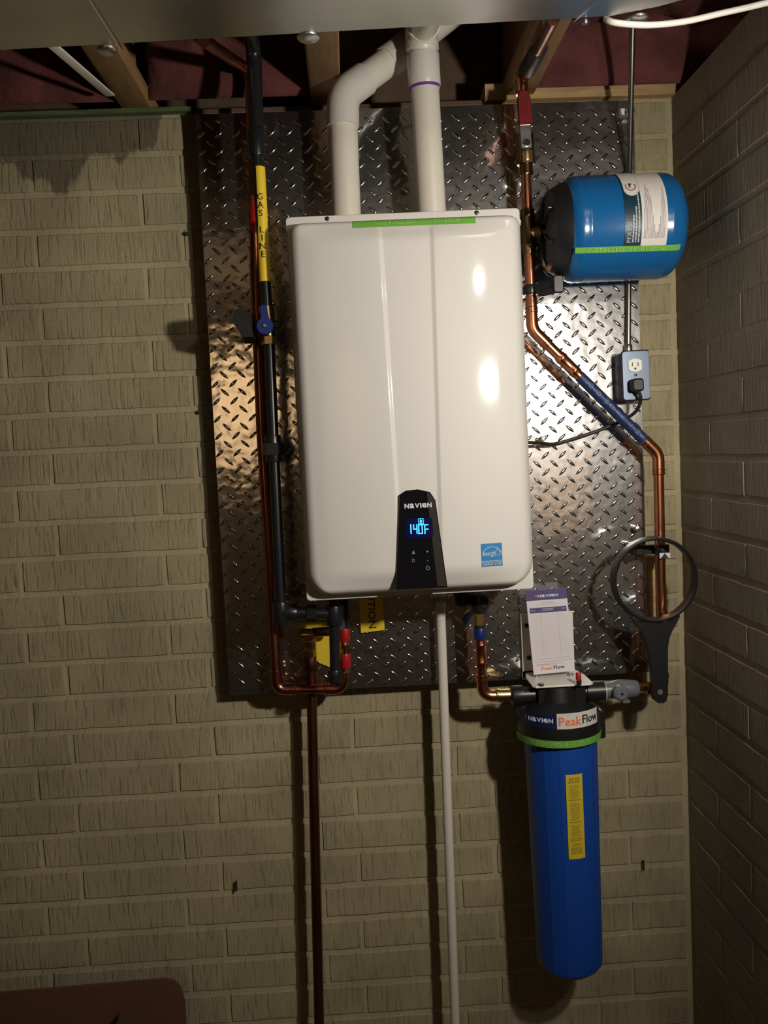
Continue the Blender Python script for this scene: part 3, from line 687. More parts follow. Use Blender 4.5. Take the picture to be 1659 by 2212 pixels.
# ---- hot copper line
CS = 0.085; cr = 0.0108
h_ = [P(x, y, CS) for x, y in ((540, 172), (549, 400), (552, 608), (565, 937), (583, 1220), (598, 1489), (738, 1488), (747, 1392))]
hot = thing('copper_pipe', 'copper pipe running down beside the gas pipe to the red taps', 'copper pipe', h_[5])
tp_ = P(536, 150, CS); far = P(440, 88, 0.42)
MB().tube(fillet([far, tp_, h_[0], h_[1], h_[2], h_[3], h_[4], h_[5], h_[6], h_[7]], 0.028, 8), cr, 18).build('pipe', 'shaded_copper', hot)
elbow(hot, h_[4], h_[5], h_[6], 0.026, 0.040, cr*1.16, 'shaded_copper'); elbow(hot, h_[5], h_[6], h_[7], 0.026, 0.036, cr*1.16, 'shaded_copper')
MB().tube([P(551, 425, CS), P(551.5, 505, CS)], cr+0.001, 18).build('label', 'valve_red', hot)
for a_, b_ in ((1442, 1412), (1385, 1357)):
    p0, p1 = P(747-(1442-a_)*0.03, a_, CS+0.004), P(747-(1442-b_)*0.03, b_, CS+0.004)
    sleeve(hot, 'red_cap', 'valve_red', p0, p1, 0.0115, n=12)
hexnut(hot, 'brass_nut', 'brass', P(745, 1412, CS), P(744, 1400, CS), 0.0118); sleeve(hot, 'valve_body', 'brass', P(744, 1402, CS), P(744, 1384, CS), 0.0095)
MB().box(P(739, 1335, CS+0.012), (0.010, 0.004, 0.052), bev=0.001).build('lever', 'steel', hot)
sleeve(hot, 'adapter', 'black_iron', P(743, 1360, CS), P(742, 1290, CS), 0.0100)
sleeve(hot, 'pipe_end', 'steel', P(747, 1452, CS), P(747, 1440, CS), 0.0105)

# ---- relief valve and its discharge pipe to the floor
RS = 0.06
rel = thing('relief_valve', 'brass relief valve with a long copper discharge pipe going to the floor', 'valve', P(690, 2212, RS))
pb = P(668, 1382, RS+0.02)
sleeve(rel, 'valve_cap', 'brass', P(647, 1371, RS+0.02), P(679, 1370, RS+0.02), 0.0125); sleeve(rel, 'valve_neck', 'dark_brass', P(676, 1366, RS+0.02), P(712, 1364, 0.09), 0.010)
sleeve(rel, 'valve_body', 'brass', P(667, 1378, RS+0.018), P(669, 1400, RS+0.012), 0.0150); hexnut(rel, 'outlet_nut', 'brass', P(669, 1398, RS+0.01), P(670, 1416, RS+0.006), 0.0140)
pd = P(690, 2230, RS); pd0 = P(671, 1412, RS)
MB().tube([pd0, pd, pd+(pd-pd0).normalized()*0.0+V((0.004, 0, -pd.z+0.012))], 0.0112, 18).build('discharge_pipe', 'dull_copper', rel)
sleeve(rel, 'coupling', 'dull_copper', P(671, 1416, RS), P(671.5, 1448, RS), 0.0128)

# ---- yellow tags
def quad_tag(name, label, cs, s, m, th=0.0012):
    ps = [P(x, y, s) for x, y in cs]; n = len(ps); mb = MB().add(ps+[p+V((0, th, 0)) for p in ps], [tuple(range(n)), tuple(range(n, 2*n))[::-1]]+[(i, (i+1) % n, n+(i+1) % n, n+i) for i in range(n)])
    t = thing(name, label, 'tag', ps[0]); mb.build('sheet', m, t); return t, ps
t, ps = quad_tag('warning_tag', 'blank yellow tag hanging behind the brass relief valve', [(650, 1345), (713, 1342), (714, 1442), (690, 1432), (655, 1398)], 0.052, 'yellow_label')
t, ps = quad_tag('caution_tag', 'yellow caution tag hanging under the heater', [(774, 1268), (825, 1264), (831, 1361), (780, 1367)], 0.056, 'yellow')
U = (ps[3]-ps[0]).normalized(); W = (ps[1]-ps[0]).normalized(); c = (ps[0]+ps[1]+ps[2]+ps[3])/4
ctr = (P(803, 1322, 0.056)); vs_, fs_ = fit('CAUTION', 0.112, 0.0165, 0.012)
lay(MB(), (vs_, fs_), flat(ctr+V((0, -0.0008, 0)), U, W), -0.0205, 0).build('lettering', 'black_print', t)

# ---- condensate drain
t = thing('drain_pipe', 'slim white plastic drain pipe dropping from the heater to the floor', 'pipe', P(983, 2212, 0.075))
d0, d1 = P(951, 1300, 0.075), P(984, 2230, 0.075)
MB().tube([d0, d1, V((d1.x+0.008, d1.y, 0.012))], 0.0103, 18).build('pipe', 'pvc', t)
sleeve(t, 'coupling', 'pvc', P(951, 1300, 0.075), P(952, 1330, 0.075), 0.0112)

# ---- copper feed from the filter up to the heater
FS = 0.13
fd = thing('copper_pipe', 'short copper feed pipe rising from the filter to the heater underside', 'copper pipe', P(1045, 1500, FS))
f0, f1, f2 = P(1037, 1372, FS), P(1043, 1503, FS), P(1112, 1502, FS)
MB().tube(fillet([f0, f1, f2], 0.028, 10), cr, 18).build('pipe', 'copper', fd)
elbow(fd, f0, f1, f2, 0.028, 0.044, cr*1.15, 'copper')
sleeve(fd, 'coupling', 'brass', P(1070, 1502, FS), P(1110, 1501, FS), 0.0133, 0.001)
sleeve(fd, 'copper_sleeve', 'copper', P(1038, 1384, FS), P(1040, 1440, FS), 0.0121, 0.0008)
sleeve(fd, 'blue_cap', 'valve_blue', P(1037.5, 1381, FS), P(1036.5, 1356, FS), 0.0128, n=14)
sleeve(fd, 'collar', 'black_plastic', P(1036.5, 1357, FS), P(1036, 1349, FS), 0.0115)
hexnut(fd, 'hex_nut', 'brass', P(1036, 1350, FS), P(1035, 1322, FS), 0.0125)
sleeve(fd, 'adapter', 'black_plastic', P(1035, 1323, FS), P(1035, 1285, FS), 0.0165); MB().box(P(1046, 1302, FS+0.012), (0.020, 0.012, 0.024), bev=0.003).build('valve_lever', 'black_plastic', fd)

# ---- cold water line
WS = 0.115
c_ = [P(1128, 184, WS), P(1136, 375, WS), P(1147, 640, WS), P(1150, 712, WS), P(1422, 981, WS), P(1428, 1030, WS), P(1431, 1487, WS), P(1396, 1487, WS)]
cold = thing('copper_pipe', 'cold water copper pipe with a blue lettered sleeve on its slanting run', 'copper pipe', c_[-1])
MB().tube(fillet([P(1196, 40, 0.42), P(1150, 128, 0.17), P(1129, 172, WS)], 0.05, 8)+[c_[0]], 0.0112, 18).build('overhead_pipe', 'dull_copper', cold)
sleeve(cold, 'taped_joint', 'black_rubber', P(1166, 97, 0.24), P(1139, 151, 0.145), 0.0175)
MB().tube([P(1128.5, 178, WS)]+fillet([c_[0], c_[1], c_[2], c_[3], c_[4]], 0.03, 8)[1:-1]+fillet([c_[3]+(c_[4]-c_[3])*0.9, c_[4], c_[6], c_[7]], 0.03, 8)[1:], cr, 18).build('pipe', 'copper', cold)
MB().tube([P(1127, 172, WS), P(1128, 205, WS)], 0.0128, 18).build('coupling', 'copper', cold)
# ball valve with a red lever pointing up
bv = sleeve(cold, 'ball_valve', 'dark_brass', P(1133, 292, WS), P(1136, 352, WS), 0.0185); hexnut(cold, 'valve_nut', 'dark_brass', P(1135, 330, WS), P(1136.3, 356, WS), 0.0200)
sleeve(cold, 'adapter', 'dark_brass', P(1136, 350, WS), P(1137, 378, WS), 0.0135, 0.001)
lv0, lv1 = P(1137, 313, WS+0.035), P(1134, 268, WS+0.035); zz_ = (lv1-lv0).normalized(); xx_ = V((1, 0, 0)); xx_ = (xx_-zz_*xx_.dot(zz_)).normalized()
lvr = MB().box((lv0+lv1)/2, (0.021, 0.003, (lv1-lv0).length+0.012), X=xx_, Z=zz_, bev=0.001).build('lever', 'steel', bv)
MB().lathe([(0, 0.007), (0.006, 0.007), (0.008, 0.005)], lv0+zz_*0.003+V((0, 0.0, 0)), (0, -1, 0), 14).build('lever_nut', 'chrome', bv)
gp0, gp1 = P(1135, 270, WS+0.036), P(1131, 196, WS+0.036)
poly = [(-0.0125, 0), (0.0125, 0), (0.0135, 0.01), (0.0135, 0.050), (0.0105, 0.060), (0.009, (gp1-gp0).length), (-0.009, (gp1-gp0).length), (-0.0105, 0.060), (-0.0135, 0.050), (-0.0135, 0.01)]
MB().slab([(gp0, xx_, zz_, V((0, 1, 0)))], poly, 0.012, 0.003).build('grip', 'dark_red', bv)
mb = MB()
for k in (-0.006, -0.002, 0.002, 0.006): mb.box(gp0+xx_*k+zz_*0.032+V((0, -0.0062, 0)), (0.0016, 0.0016, 0.046), X=xx_, Z=zz_)
mb.build('grip_ribs', 'dark_red', bv)
# brass tee toward the tank
sleeve(cold, 'tee', 'dark_brass', P(1139, 452, WS), P(1143, 548, WS), 0.0142, 0.0012)
te = P(1141, 503, WS); TS = 0.169
sleeve(cold, 'tee_branch', 'brass', te, P(1168, 502, WS+0.01), 0.0120); hexnut(cold, 'branch_nut', 'brass', P(1158, 502, WS+0.01), P(1178, 501, WS+0.02), 0.0125)
MB().tube([P(1164, 502, WS+0.012), P(1200, 499, TS-0.02)], 0.0085, 16).build('branch_nipple', 'brass', cold)
sleeve(cold, 'coupling', 'copper', c_[3]+(c_[2]-c_[3]).normalized()*0.066, c_[3]+(c_[2]-c_[3]).normalized()*0.02, cr*1.12)
elbow(cold, c_[2], c_[3], c_[4], 0.035, 0.045, cr*1.15, 'copper'); elbow(cold, c_[3], c_[4], c_[6], 0.035, 0.042, cr*1.15, 'copper')
dd = c_[4]-c_[3]
def onl(px): k = (px-1150)/(1422-1150); return c_[3]+dd*k
sleeve(cold, 'coupling', 'copper', onl(1206), onl(1246), cr*1.13, 0.001)
pipe_label(cold, onl(1251), onl(1402), cr, 'label_blue', 'label_blue_print', 'COLD WATER LINE', (0.09, 0.87), 1.15)
sleeve(cold, 'brass_nipple', 'brass', P(1402, 1486, WS+0.005), P(1376, 1486, WS+0.01), 0.0085); hexnut(cold, 'brass_nut', 'brass', P(1389, 1486, WS+0.008), P(1377, 1486, WS+0.01), 0.0105)
elbow(cold, c_[5], c_[6], c_[7], 0.022, 0.032, cr*1.15, 'dull_copper')
MB().tube([P(1429.5, 1318, WS), P(1430, 1336, WS)], cr*1.13, 18).build('coupling', 'copper', cold)

# clamp on the cold pipe where the wrench hangs
t = thing('pipe_clamp', 'black clamp on the copper riser with a small white arrow mark, holding the wrench ring', 'pipe clamp', P(1405, 1200, 0.08))
MB().box(P(1398, 1187, WS-0.02), (0.066, 0.012, 0.020), bev=0.003).build('bar', 'black_plastic', t); 
MB().box(P(1372, 1185, 0.075), (0.018, 0.06, 0.024), bev=0.003).build('stand_off', 'black_plastic', t)
sleeve(t, 'ring', 'black_plastic', P(1429, 1176, WS), P(1429.5, 1198, WS), 0.0155)
am = MB().box(P(1436, 1200, WS+0.019), (0.0225, 0.003, 0.011), bev=0.0004).build('arrow_mark', 'label_white', t)
MB().slab([(P(1436, 1200.5, WS+0.0213), V((1, 0, 0)), V((0, 0, 1)), V((0, 1, 0)))], [(0, 0.0055), (-0.0085, -0.0055), (0.0085, -0.0055)], 0.001).build('arrow', 'black_print', am)
MB().lathe([(0, 0.0065), (0.018, 0.0065), (0.021, 0.0075), (0.026, 0.0055), (0.027, 0.001)], P(1370, 1140, PLATE_S), (0, -1, 0), 14).build('stud', 'steel', t)

# ================================================================== EXPANSION TANK
tr_ = 0.1015
ca, cb = P(1196, 500, TS), P(1468, 488, TS); ax = cb-ca; ax.y = 0; ax.normalize(); TLn = (cb-ca).length
tank = thing('expansion_tank', 'blue cylindrical expansion tank lying sideways beside the heater', 'tank', (ca+cb)/2-V((0, 0, tr_)))
prof = [(0.0, 0.012)]
for k in range(1, 9): a_ = math.radians(90*k/8); prof.append((0.036*(1-math.cos(a_)), 0.030+(tr_-0.030)*math.sin(a_)))
prof += [(0.040, tr_), (0.046, tr_), (0.048, tr_*1.006), (0.052, tr_*1.006), (0.054, tr_), (TLn*0.5, tr_*1.003), (TLn-0.052, tr_), (TLn-0.050, tr_*1.006), (TLn-0.046, tr_*1.006), (TLn-0.044, tr_)]
for k in range(1, 9): a_ = math.radians(90*k/8); prof.append((TLn-0.044+0.040*math.sin(a_), 0.042+(tr_-0.042)*math.cos(a_)))
prof += [(TLn-0.003, 0.020)]
body = MB().lathe(prof, ca, ax, 56).build('body', 'tank_blue', tank, sharp=50)
MB().lathe([(TLn-0.006, 0.040), (TLn+0.001, 0.040), (TLn+0.001, 0.034)], ca, ax, 24).build('end_ring', 'tank_blue', tank)
nrm = V((0, -1, 0)); tup = ax.cross(nrm); tup = tup if tup.z > 0 else -tup
def onT(off=0.0008): return lambda u, v: ca+ax*u+(nrm*math.cos(v/tr_)+tup*math.sin(v/tr_))*(tr_*1.0035+off)   # u along, v around
def Tuv(px, py):
    u, p = cyl_hit(px, py, ca, ax, tr_); q_ = p-ca-ax*u; return u, tr_*math.atan2(q_.dot(tup), q_.dot(nrm))
ua, _ = Tuv(1350, 470); ub, _ = Tuv(1387, 470); uc_, _ = Tuv(1443, 470); _, vb_ = Tuv(1370, 532); vt = tr_*1.15
l1 = patch(MB(), onT(), ua, ub, vb_, vt, 4, 24).build('dark_label', 'teal_dark', tank, sharp=60)
l2 = patch(MB(), onT(), ub, uc_, vb_-0.001, vt+0.002, 4, 24).build('instruction_label', 'label_white', tank, sharp=60)
mpT = onT(0.0016)
swap = lambda u, v: mpT(v, u)                 # text that reads up the curve
mb = MB(); vs_, fs_ = fit('PFXT5I', 0.036, 0.0085); um = ua+(ub-ua)*0.27
lay(mb, ([(-v_, u_) for u_, v_ in vs_], fs_), mpT, um, vb_+0.026)
for k, (f_, e_) in enumerate(((0.50, 0.058), (0.66, 0.074), (0.83, 0.104))):
    vv = vb_+0.008; rnd = random.Random(k)
    while vv < vb_+e_:
        q_ = rnd.uniform(0.002, 0.008); patch(mb, mpT, ua+(ub-ua)*f_-0.0014, ua+(ub-ua)*f_+0.0014, vv, min(vv+q_, vb_+e_), 1, 4); vv += q_+0.0011
mb.build('lettering', 'pale_print', l1)
mb = MB(); rnd = random.Random(5)
for k in range(15):
    f_ = 0.10+0.056*k; e_ = (0.055+0.045*math.sin(k*0.55))*rnd.uniform(0.85, 1.1); patch(mb, mpT, ub+(uc_-ub)*f_-0.0008, ub+(uc_-ub)*f_+0.0004, vb_+0.014, vb_+0.014+e_, 1, 6)
mb.build('fine_print', 'print_grey', l2)
u0_, _ = Tuv(1345, 405); u1_, _ = Tuv(1378, 405); _, vlow = Tuv(1362, 424); rr_ = (u1_-u0_)/2; uc0 = (u0_+u1_)/2
pl_ = [(uc0-rr_, vt+0.010)]+[(uc0-rr_*math.cos(math.radians(a_)), vlow+rr_-rr_*math.sin(math.radians(a_))) for a_ in range(0, 181, 15)]+[(uc0+rr_, vt+0.010)]
mb = MB(); k = len(pl_)//2; L_ = [p for p in pl_[:k+1]]; R_ = [p for p in pl_[k:]][::-1]
for i in range(len(L_)-1):
    for j in range(4):
        f_ = lambda A, B, q_: (A[0]+(B[0]-A[0])*q_, A[1]+(B[1]-A[1])*q_)
        qs = [f_(L_[i], R_[i], j/4), f_(L_[i], R_[i], (j+1)/4), f_(L_[i+1], R_[i+1], (j+1)/4), f_(L_[i+1], R_[i+1], j/4)]
        mm = onT(0.0013)
        if i == 0:
            for s_ in range(6):
                g_ = lambda A, B, t_: (A[0]+(B[0]-A[0])*t_, A[1]+(B[1]-A[1])*t_)
                mb.add([mm(*g_(qs[0], qs[3], s_/6)), mm(*g_(qs[1], qs[2], s_/6)), mm(*g_(qs[1], qs[2], (s_+1)/6)), mm(*g_(qs[0], qs[3], (s_+1)/6))], [(0, 1, 2, 3)])
        else: mb.add([mm(*q_) for q_ in qs], [(0, 1, 2, 3)])
l3 = mb.build('logo_label', 'label_white', tank, sharp=60)
mb = MB(); mm = onT(0.0020)
for k in range(20):
    a0, a1 = math.radians(150+k*12), math.radians(162+k*12); cv = vlow+rr_+0.008
    mb.add([mm(uc0+r*math.cos(t_), cv+r*1.15*math.sin(t_)) for r, t_ in ((0.0085, a0), (0.0098, a0), (0.0098, a1), (0.0085, a1))], [(0, 1, 2, 3)])
lay(mb, fit('r', 0.006, 0.012, 0.05), mm, uc0, vlow+rr_+0.010); mb.build('logo', 'dark_red', l3)
ua_, va_ = Tuv(1242, 541); ub_, vb2 = Tuv(1470, 534); hT = 0.0058
tp = MB().grid(lambda a, b: (lambda u, v: (ca+ax*u+(nrm*math.cos(v/tr_)+tup*math.sin(v/tr_))*((tr_*1.0045 if u < TLn-0.046 else (0.042+(tr_-0.042)*math.sqrt(max(0, 1-((u-TLn+0.044)/0.040)**2)) if u > TLn-0.044 else tr_)+0.0006)+0.0008)))(ua_+(ub_-ua_)*a, va_+(vb2-va_)*a+(b-0.5)*2*hT), 40, 3).build('tape', 'tape_green', tank, sharp=60)
lay(MB(), fit('INSTALLED  11  01 2016', 0.150, 0.0075), lambda u, v: onT(0.0024)(ua_+(ub_-ua_)*0.48+u, va_+(vb2-va_)*(0.48+u/(ub_-ua_))+v)).build('lettering', 'tape_print', tp)
sleeve(tank, 'inlet', 'valve_blue', ca-ax*0.014, ca+ax*0.006, 0.0150)
# bracket that holds the tank to the pipe
brk = thing('tank_bracket', 'black bracket joining the blue tank to the copper pipe', 'bracket', P(1150, 640, WS))
pc = ca+ax*0.006
dsk = [(0.086*math.cos(2*math.pi*k/28)*(1+0.05*math.sin(k*2.1)), 0.088*math.sin(2*math.pi*k/28)*(1+0.05*math.cos(k*1.7))) for k in range(28)]
MB().lathe([(-0.026, 0.022), (-0.026, 0.060), (-0.018, 0.078), (0.004, 0.090), (0.016, 0.093), (0.016, 0.088), (0.002, 0.080), (-0.014, 0.060), (-0.018, 0.022)], pc, ax, 36, caps=False).build('cradle', 'black_plastic', brk, sharp=30)
mb = MB()
for a_ in (30, 90, 150, 210, 270, 330):
    d = nrm*math.cos(math.radians(a_))+tup*math.sin(math.radians(a_)); mb.box(pc+d*0.046+ax*-0.026, (0.010, 0.006, 0.044), X=ax, Y=ax.cross(d), Z=d, bev=0.001)
mb.build('ribs', 'black_plastic', brk)
a0 = P(1141, 627, WS); a1 = P(1205, 612, TS)
mb = MB(); d = (a1-a0).normalized(); mb.box((a0+a1)/2+d*0.008, ((a1-a0).length*0.92, 0.022, 0.024), X=d, Y=V((0, 1, 0)), Z=d.cross(V((0, 1, 0))), bev=0.003); mb.build('arm', 'black_plastic', brk)
MB().box(P(1203, 616, TS), (0.020, 0.030, 0.036), bev=0.003).build('arm_block', 'black_plastic', brk)
MB().box(P(1178, 632, TS-0.01), (0.034, 0.020, 0.020), X=d, Z=d.cross(V((0, 1, 0))), bev=0.004).build('buckle', 'black_plastic', brk)
sleeve(brk, 'pipe_ring', 'black_plastic', P(1146, 616, WS), P(1147, 637, WS), 0.0150)

# ================================================================== CONDUIT, OUTLET, CORD
t = thing('flex_conduit', 'ribbed metal conduit dropping from the ceiling to the outlet box', 'conduit', P(1357, 752, 0.06))
p0, p1, p2 = P(1367, 30, 0.21), P(1359, 380, 0.0535), P(1357, 756, 0.0535)
pts, rr = [], []
N_ = 180
for k in range(N_*2+1):
    f_ = k/(N_*2); p = p0+(p1-p0)*(f_/0.48) if f_ < 0.48 else p1+(p2-p1)*((f_-0.48)/0.52); pts.append(p); rr.append(0.0062 if k % 2 else 0.0054)
MB().tube(pts, rr, 12).build('ribbed_tube', 'flex_steel', t, sharp=60)
sleeve(t, 'connector', 'steel', P(1357, 745, 0.0535), P(1357, 760, 0.0555), 0.0085)
MB().box(P(1349, 241, 0.052), (0.026, 0.004, 0.013), bev=0.0015).build('strap', 'white_plastic', t); sleeve(t, 'strap_loop', 'steel', P(1362, 236, 0.066), P(1361.8, 246, 0.066), 0.0080)
ob = thing('outlet_box', 'steel outlet box with one socket free and a black plug in the other', 'outlet', P(1370, 868, 0.06))
bc, xx_ = P(1373, 811, 0.098), (P(1403, 810, 0.098)-P(1343, 812, 0.098)); zz_ = (P(1371, 757, 0.098)-P(1375, 866, 0.098)); wB, hB = xx_.length, zz_.length; zz_.normalize(); xx_ = (xx_-zz_*xx_.dot(zz_)).normalized()
MB().box(V((bc.x-0.004, -0.070, bc.z)), (wB*0.90, 0.050, hB*0.93), X=xx_, Z=zz_, bev=0.003).build('box', 'box_steel', ob)
MB().slab([(bc, xx_, zz_, V((0, 1, 0)))], rrect(wB, hB, 0.006), 0.008, 0.003).build('cover', 'box_steel', ob)
for px, py in ((1371.5, 789), (1374, 833)):
    rc = P(px, py, 0.1025); fc = [(max(-0.0125, min(0.0125, 0.0160*math.cos(a_))), 0.0140*math.sin(a_)) for a_ in (2*math.pi*k/28 for k in range(28))]
    so = MB().slab([(rc, xx_, zz_, V((0, 1, 0)))], [(1.15*x, z) for x, z in fc], 0.004, 0.0008).build('socket', 'white_plastic', ob)
    mb = MB(); [mb.box(rc+xx_*k+zz_*0.002+V((0, -0.0021, 0)), (0.0018, 0.0008, 0.008), X=xx_, Z=zz_) for k in (-0.006, 0.006)]; mb.lathe([(0, 0.0024), (0.0008, 0.0024)], rc-zz_*0.007+V((0, -0.0018, 0)), (0, -1, 0), 10); mb.build('slots', 'black_print', so)
MB().lathe([(0, 0.003), (0.0015, 0.003), (0.002, 0.001)], P(1373, 810, 0.1025), (0, -1, 0), 12).build('screw', 'black_iron', ob)
crd = thing('power_cord', 'black power cord curving from the outlet to the heater', 'cord', P(1374, 832, 0.115))
pc_ = P(1375, 832, 0.118); MB().box(pc_, (0.025, 0.026, 0.027), X=xx_, Z=zz_, bev=0.004).build('plug', 'black_rubber', crd)
cp = [P(1377, 838, 0.124), P(1384, 862, 0.118), P(1374, 888, 0.100), P(1345, 908, 0.078), P(1290, 931, 0.068), P(1235, 949, 0.068), P(1195, 959, 0.070), P(1165, 957, 0.085), P(1122, 955, 0.12)]
def catmull(ps, n=8):
    out = []
    for i in range(len(ps)-1):
        a_, b_, c__, d_ = ps[max(0, i-1)], ps[i], ps[i+1], ps[min(len(ps)-1, i+2)]
        for k in range(n):
            t_ = k/n; out.append(0.5*((2*b_)+(c__-a_)*t_+(2*a_-5*b_+4*c__-d_)*t_*t_+(3*b_-a_-3*c__+d_)*t_**3))
    return out+[ps[-1]]
MB().tube(catmull(cp), 0.0036, 10).build('cable', 'cord', crd)
MB().tube([pc_-zz_*0.008+V((0, -0.004, 0)), cp[0]+(cp[1]-cp[0])*0.5], [0.006, 0.0042], 10).build('strain_relief', 'black_rubber', crd)
cl_ = P(1174, 953, 0.062); mb = MB().box(cl_+V((0, 0.006, 0.006)), (0.007, 0.012, 0.010), bev=0.0015); tag(mb.build('cable_clip', 'white_plastic', origin=cl_), 'tiny white clip pinning the black cord to the plate', 'clip')
t = MB().tube(catmull([P(1308, 40, 0.60), P(1330, 49, 0.612), P(1400, 54, 0.612), P(1480, 46, 0.612), P(1560, 28, 0.612), P(1640, 10, 0.612), P(1760, -20, 0.60), P(1900, -70, 0.55)]), 0.0046, 10).build('white_cable', 'white_cable', origin=P(1480, 46, 0.612))
tag(t, 'loose white electrical cable sagging along the duct edge', 'cable')

# ================================================================== WATER FILTER
WF = 0.135
hc = P(1205, 1552, WF); ft, fb = P(1210.5, 1590, WF), P(1231, 2080, WF); fax = (fb-ft).normalized(); hr = 91*(D-WF)/F
flt = thing('water_filter', 'tall blue water filter housing with a black head on a white bracket', 'water filter', fb)
L_ = (fb-ft).length; r0, r1 = 79.5*(D-WF)/F, 72.5*(D-WF)/F
prof = [(-0.012, r0)]+[(L_*k/12, r0+(r1-r0)*k/12) for k in range(13)]
prof = prof[:-1]+[(L_-0.018, r1), (L_-0.008, r1*0.975), (L_-0.002, r1*0.90), (L_+0.004, r1*0.80), (L_+0.008, r1*0.45), (L_+0.008, 0.004)]
def ribs(q_, t_): return 1.0+0.013*(1 if (q_/(2*math.pi)*14) % 1 < 0.10 else 0)
hs = MB().lathe(prof, ft, fax, 140, mod=ribs).build('housing', 'housing_blue', flt, sharp=25)
MB().lathe([(-0.030, hr*0.80), (-0.022, hr*0.97), (-0.014, hr), (0.016, hr), (0.034, hr*0.985), (0.036, hr*0.90), (0.036, 0.02)], hc, fax, 64).build('head', 'black_plastic', flt, sharp=30)
MB().lathe([(-0.075, 0.040), (-0.045, 0.046), (-0.030, hr*0.80), (-0.022, 0.02)], hc, fax, 40).build('head_dome', 'black_plastic', flt, sharp=40)
pl, pr_ = P(1105, 1503, WF), P(1304, 1492, WF)
prt = MB().tube([pl, pl+(pr_-pl)*0.02, pl+(pr_-pl)*0.12, pl+(pr_-pl)*0.125, pl+(pr_-pl)*0.80, pl+(pr_-pl)*0.805, pr_], [0.0205, 0.0215, 0.0215, 0.0175, 0.0175, 0.0215, 0.0215], 28).build('port_tube', 'black_plastic', flt)
for px in (1170, 1248):
    MB().box(P(px, 1505, WF+0.006), (0.024, 0.046, 0.062), bev=0.003).build('post', 'black_plastic', flt)
MB().box(P(1294, 1558, WF-0.01), (0.014, 0.05, 0.060), bev=0.003).build('side_lug', 'black_plastic', flt)
frn = (CAM-hc); frn.z = 0; frn.normalize()
def onF(r, off, c=hc): return onpipe(c, -fax, r, frn, off)
def Fuv(px, py, r, c=hc):
    v, p = cyl_hit(px, py, c, -fax, r); n_ = (frn-fax*frn.dot(fax)).normalized(); s_ = (-fax).cross(n_); s_ = s_ if s_.dot(RX) > 0 else -s_; q_ = p-c; return r*math.atan2(q_.dot(s_), q_.dot(n_)), v
mpF = onF(hr, 0.0008)
u0, v0 = Fuv(1129, 1556, hr); u1, v1 = Fuv(1203, 1558, hr); u2, v2 = Fuv(1289, 1556, hr); hb = 0.0155
l1 = patch(MB(), mpF, u0, u1, v1-hb, v1+hb-0.003, 10, 1).build('brand_label', 'navy', flt, sharp=60)
l2 = patch(MB(), mpF, u1, u2, v1-hb-0.001, v1+hb, 12, 1).build('name_label', 'label_white', flt, sharp=60)
mq = onF(hr, 0.0016)
lay(MB(), wordmark('NaVIeN', (u1-u0)*0.66, 0.0090), mq, u0+(u1-u0)*0.58, v1+0.0005).build('lettering', 'glowing_silver_print', l1)
patch(MB(), mq, u0+(u1-u0)*0.14, u0+(u1-u0)*0.20, v1-0.001, v1+0.005, 2, 1).build('logo_mark', 'red_print', l1)
wd = u2-u1
lay(MB(), fit('Peak', wd*0.47, 0.0185, 0.012), mq, u1+wd*0.275, v1-0.001).build('orange_lettering', 'orange_print', l2)
lay(MB(), fit('Flow', wd*0.43, 0.0175, 0.012), mq, u1+wd*0.745, v1).build('black_lettering', 'black_print', l2)
tg = MB().lathe([(0.0195, hr+0.0012), (0.0195, hr+0.002), (0.0345, hr+0.0005), (0.0345, hr-0.0005)], hc, fax, 64, caps=False).build('tape', 'tape_green', flt, sharp=60)
lay(MB(), fit('INSTALLED 4 11 2017', 0.130, 0.0075), onF(hr, 0.0022, hc+fax*0.027), 0.002, 0).build('lettering', 'tape_print', tg)
rm = r0*0.965
ya, yb = Fuv(1242, 1672, r0*0.99, ft), Fuv(1243, 1855, r0*0.96, ft)
def onS(off): # follows the taper of the housing
    n_ = (frn-fax*frn.dot(fax)).normalized(); s_ = (-fax).cross(n_); s_ = s_ if s_.dot(RX) > 0 else -s_
    return lambda u, v: (lambda R_: ft-fax*v+(n_*math.cos(u/R_)+s_*math.sin(u/R_))*(R_+off))(r0+(r1-r0)*min(1, max(0, -v/L_)))
uc1 = (ya[0]+yb[0])/2+0.0005; vc1, hl = (ya[1]+yb[1])/2, abs(ya[1]-yb[1])/2; hwd = 0.0172
mpS = onS(0.0021)
yl = patch(MB(), mpS, uc1-hwd, uc1+hwd, vc1-hl, vc1+hl, 6, 12).build('warning_label', 'yellow_label', flt, sharp=60)
mb = MB(); rnd = random.Random(3); mS = onS(0.0026)
v = vc1+hl-0.008
blocks = [(3, 0.0036, 0.0052), (12, 0.0012, 0.0029), (1, 0.0036, 0.0056), (16, 0.0012, 0.0029), (1, 0.0032, 0.005), (11, 0.0012, 0.0029), (2, 0.0032, 0.0052), (3, 0.0012, 0.003), (4, 0.003, 0.0046)]
tot = sum(n_*st_ for n_, _, st_ in blocks)+0.003*len(blocks); kk = (2*hl-0.014)/tot
for n_, h_k, st_ in blocks:
    for i in range(n_):
        e_ = hwd*(0.62 if h_k < 0.002 else 0.72)*rnd.uniform(0.8, 1)
        if h_k > 0.002:
            x_ = -e_
            while x_ < e_: q_ = rnd.uniform(0.003, 0.006); patch(mb, mS, uc1+x_, uc1+min(e_, x_+q_), v-h_k*kk/2, v+h_k*kk/2, 2, 1); x_ += q_+0.0012
        else: patch(mb, mS, uc1-e_, uc1+e_*rnd.uniform(.7, 1), v-h_k*kk/2, v+h_k*kk/2, 3, 1)
        v -= st_*kk
    v -= 0.003*kk
mb.build('lettering', 'label_brown', yl)
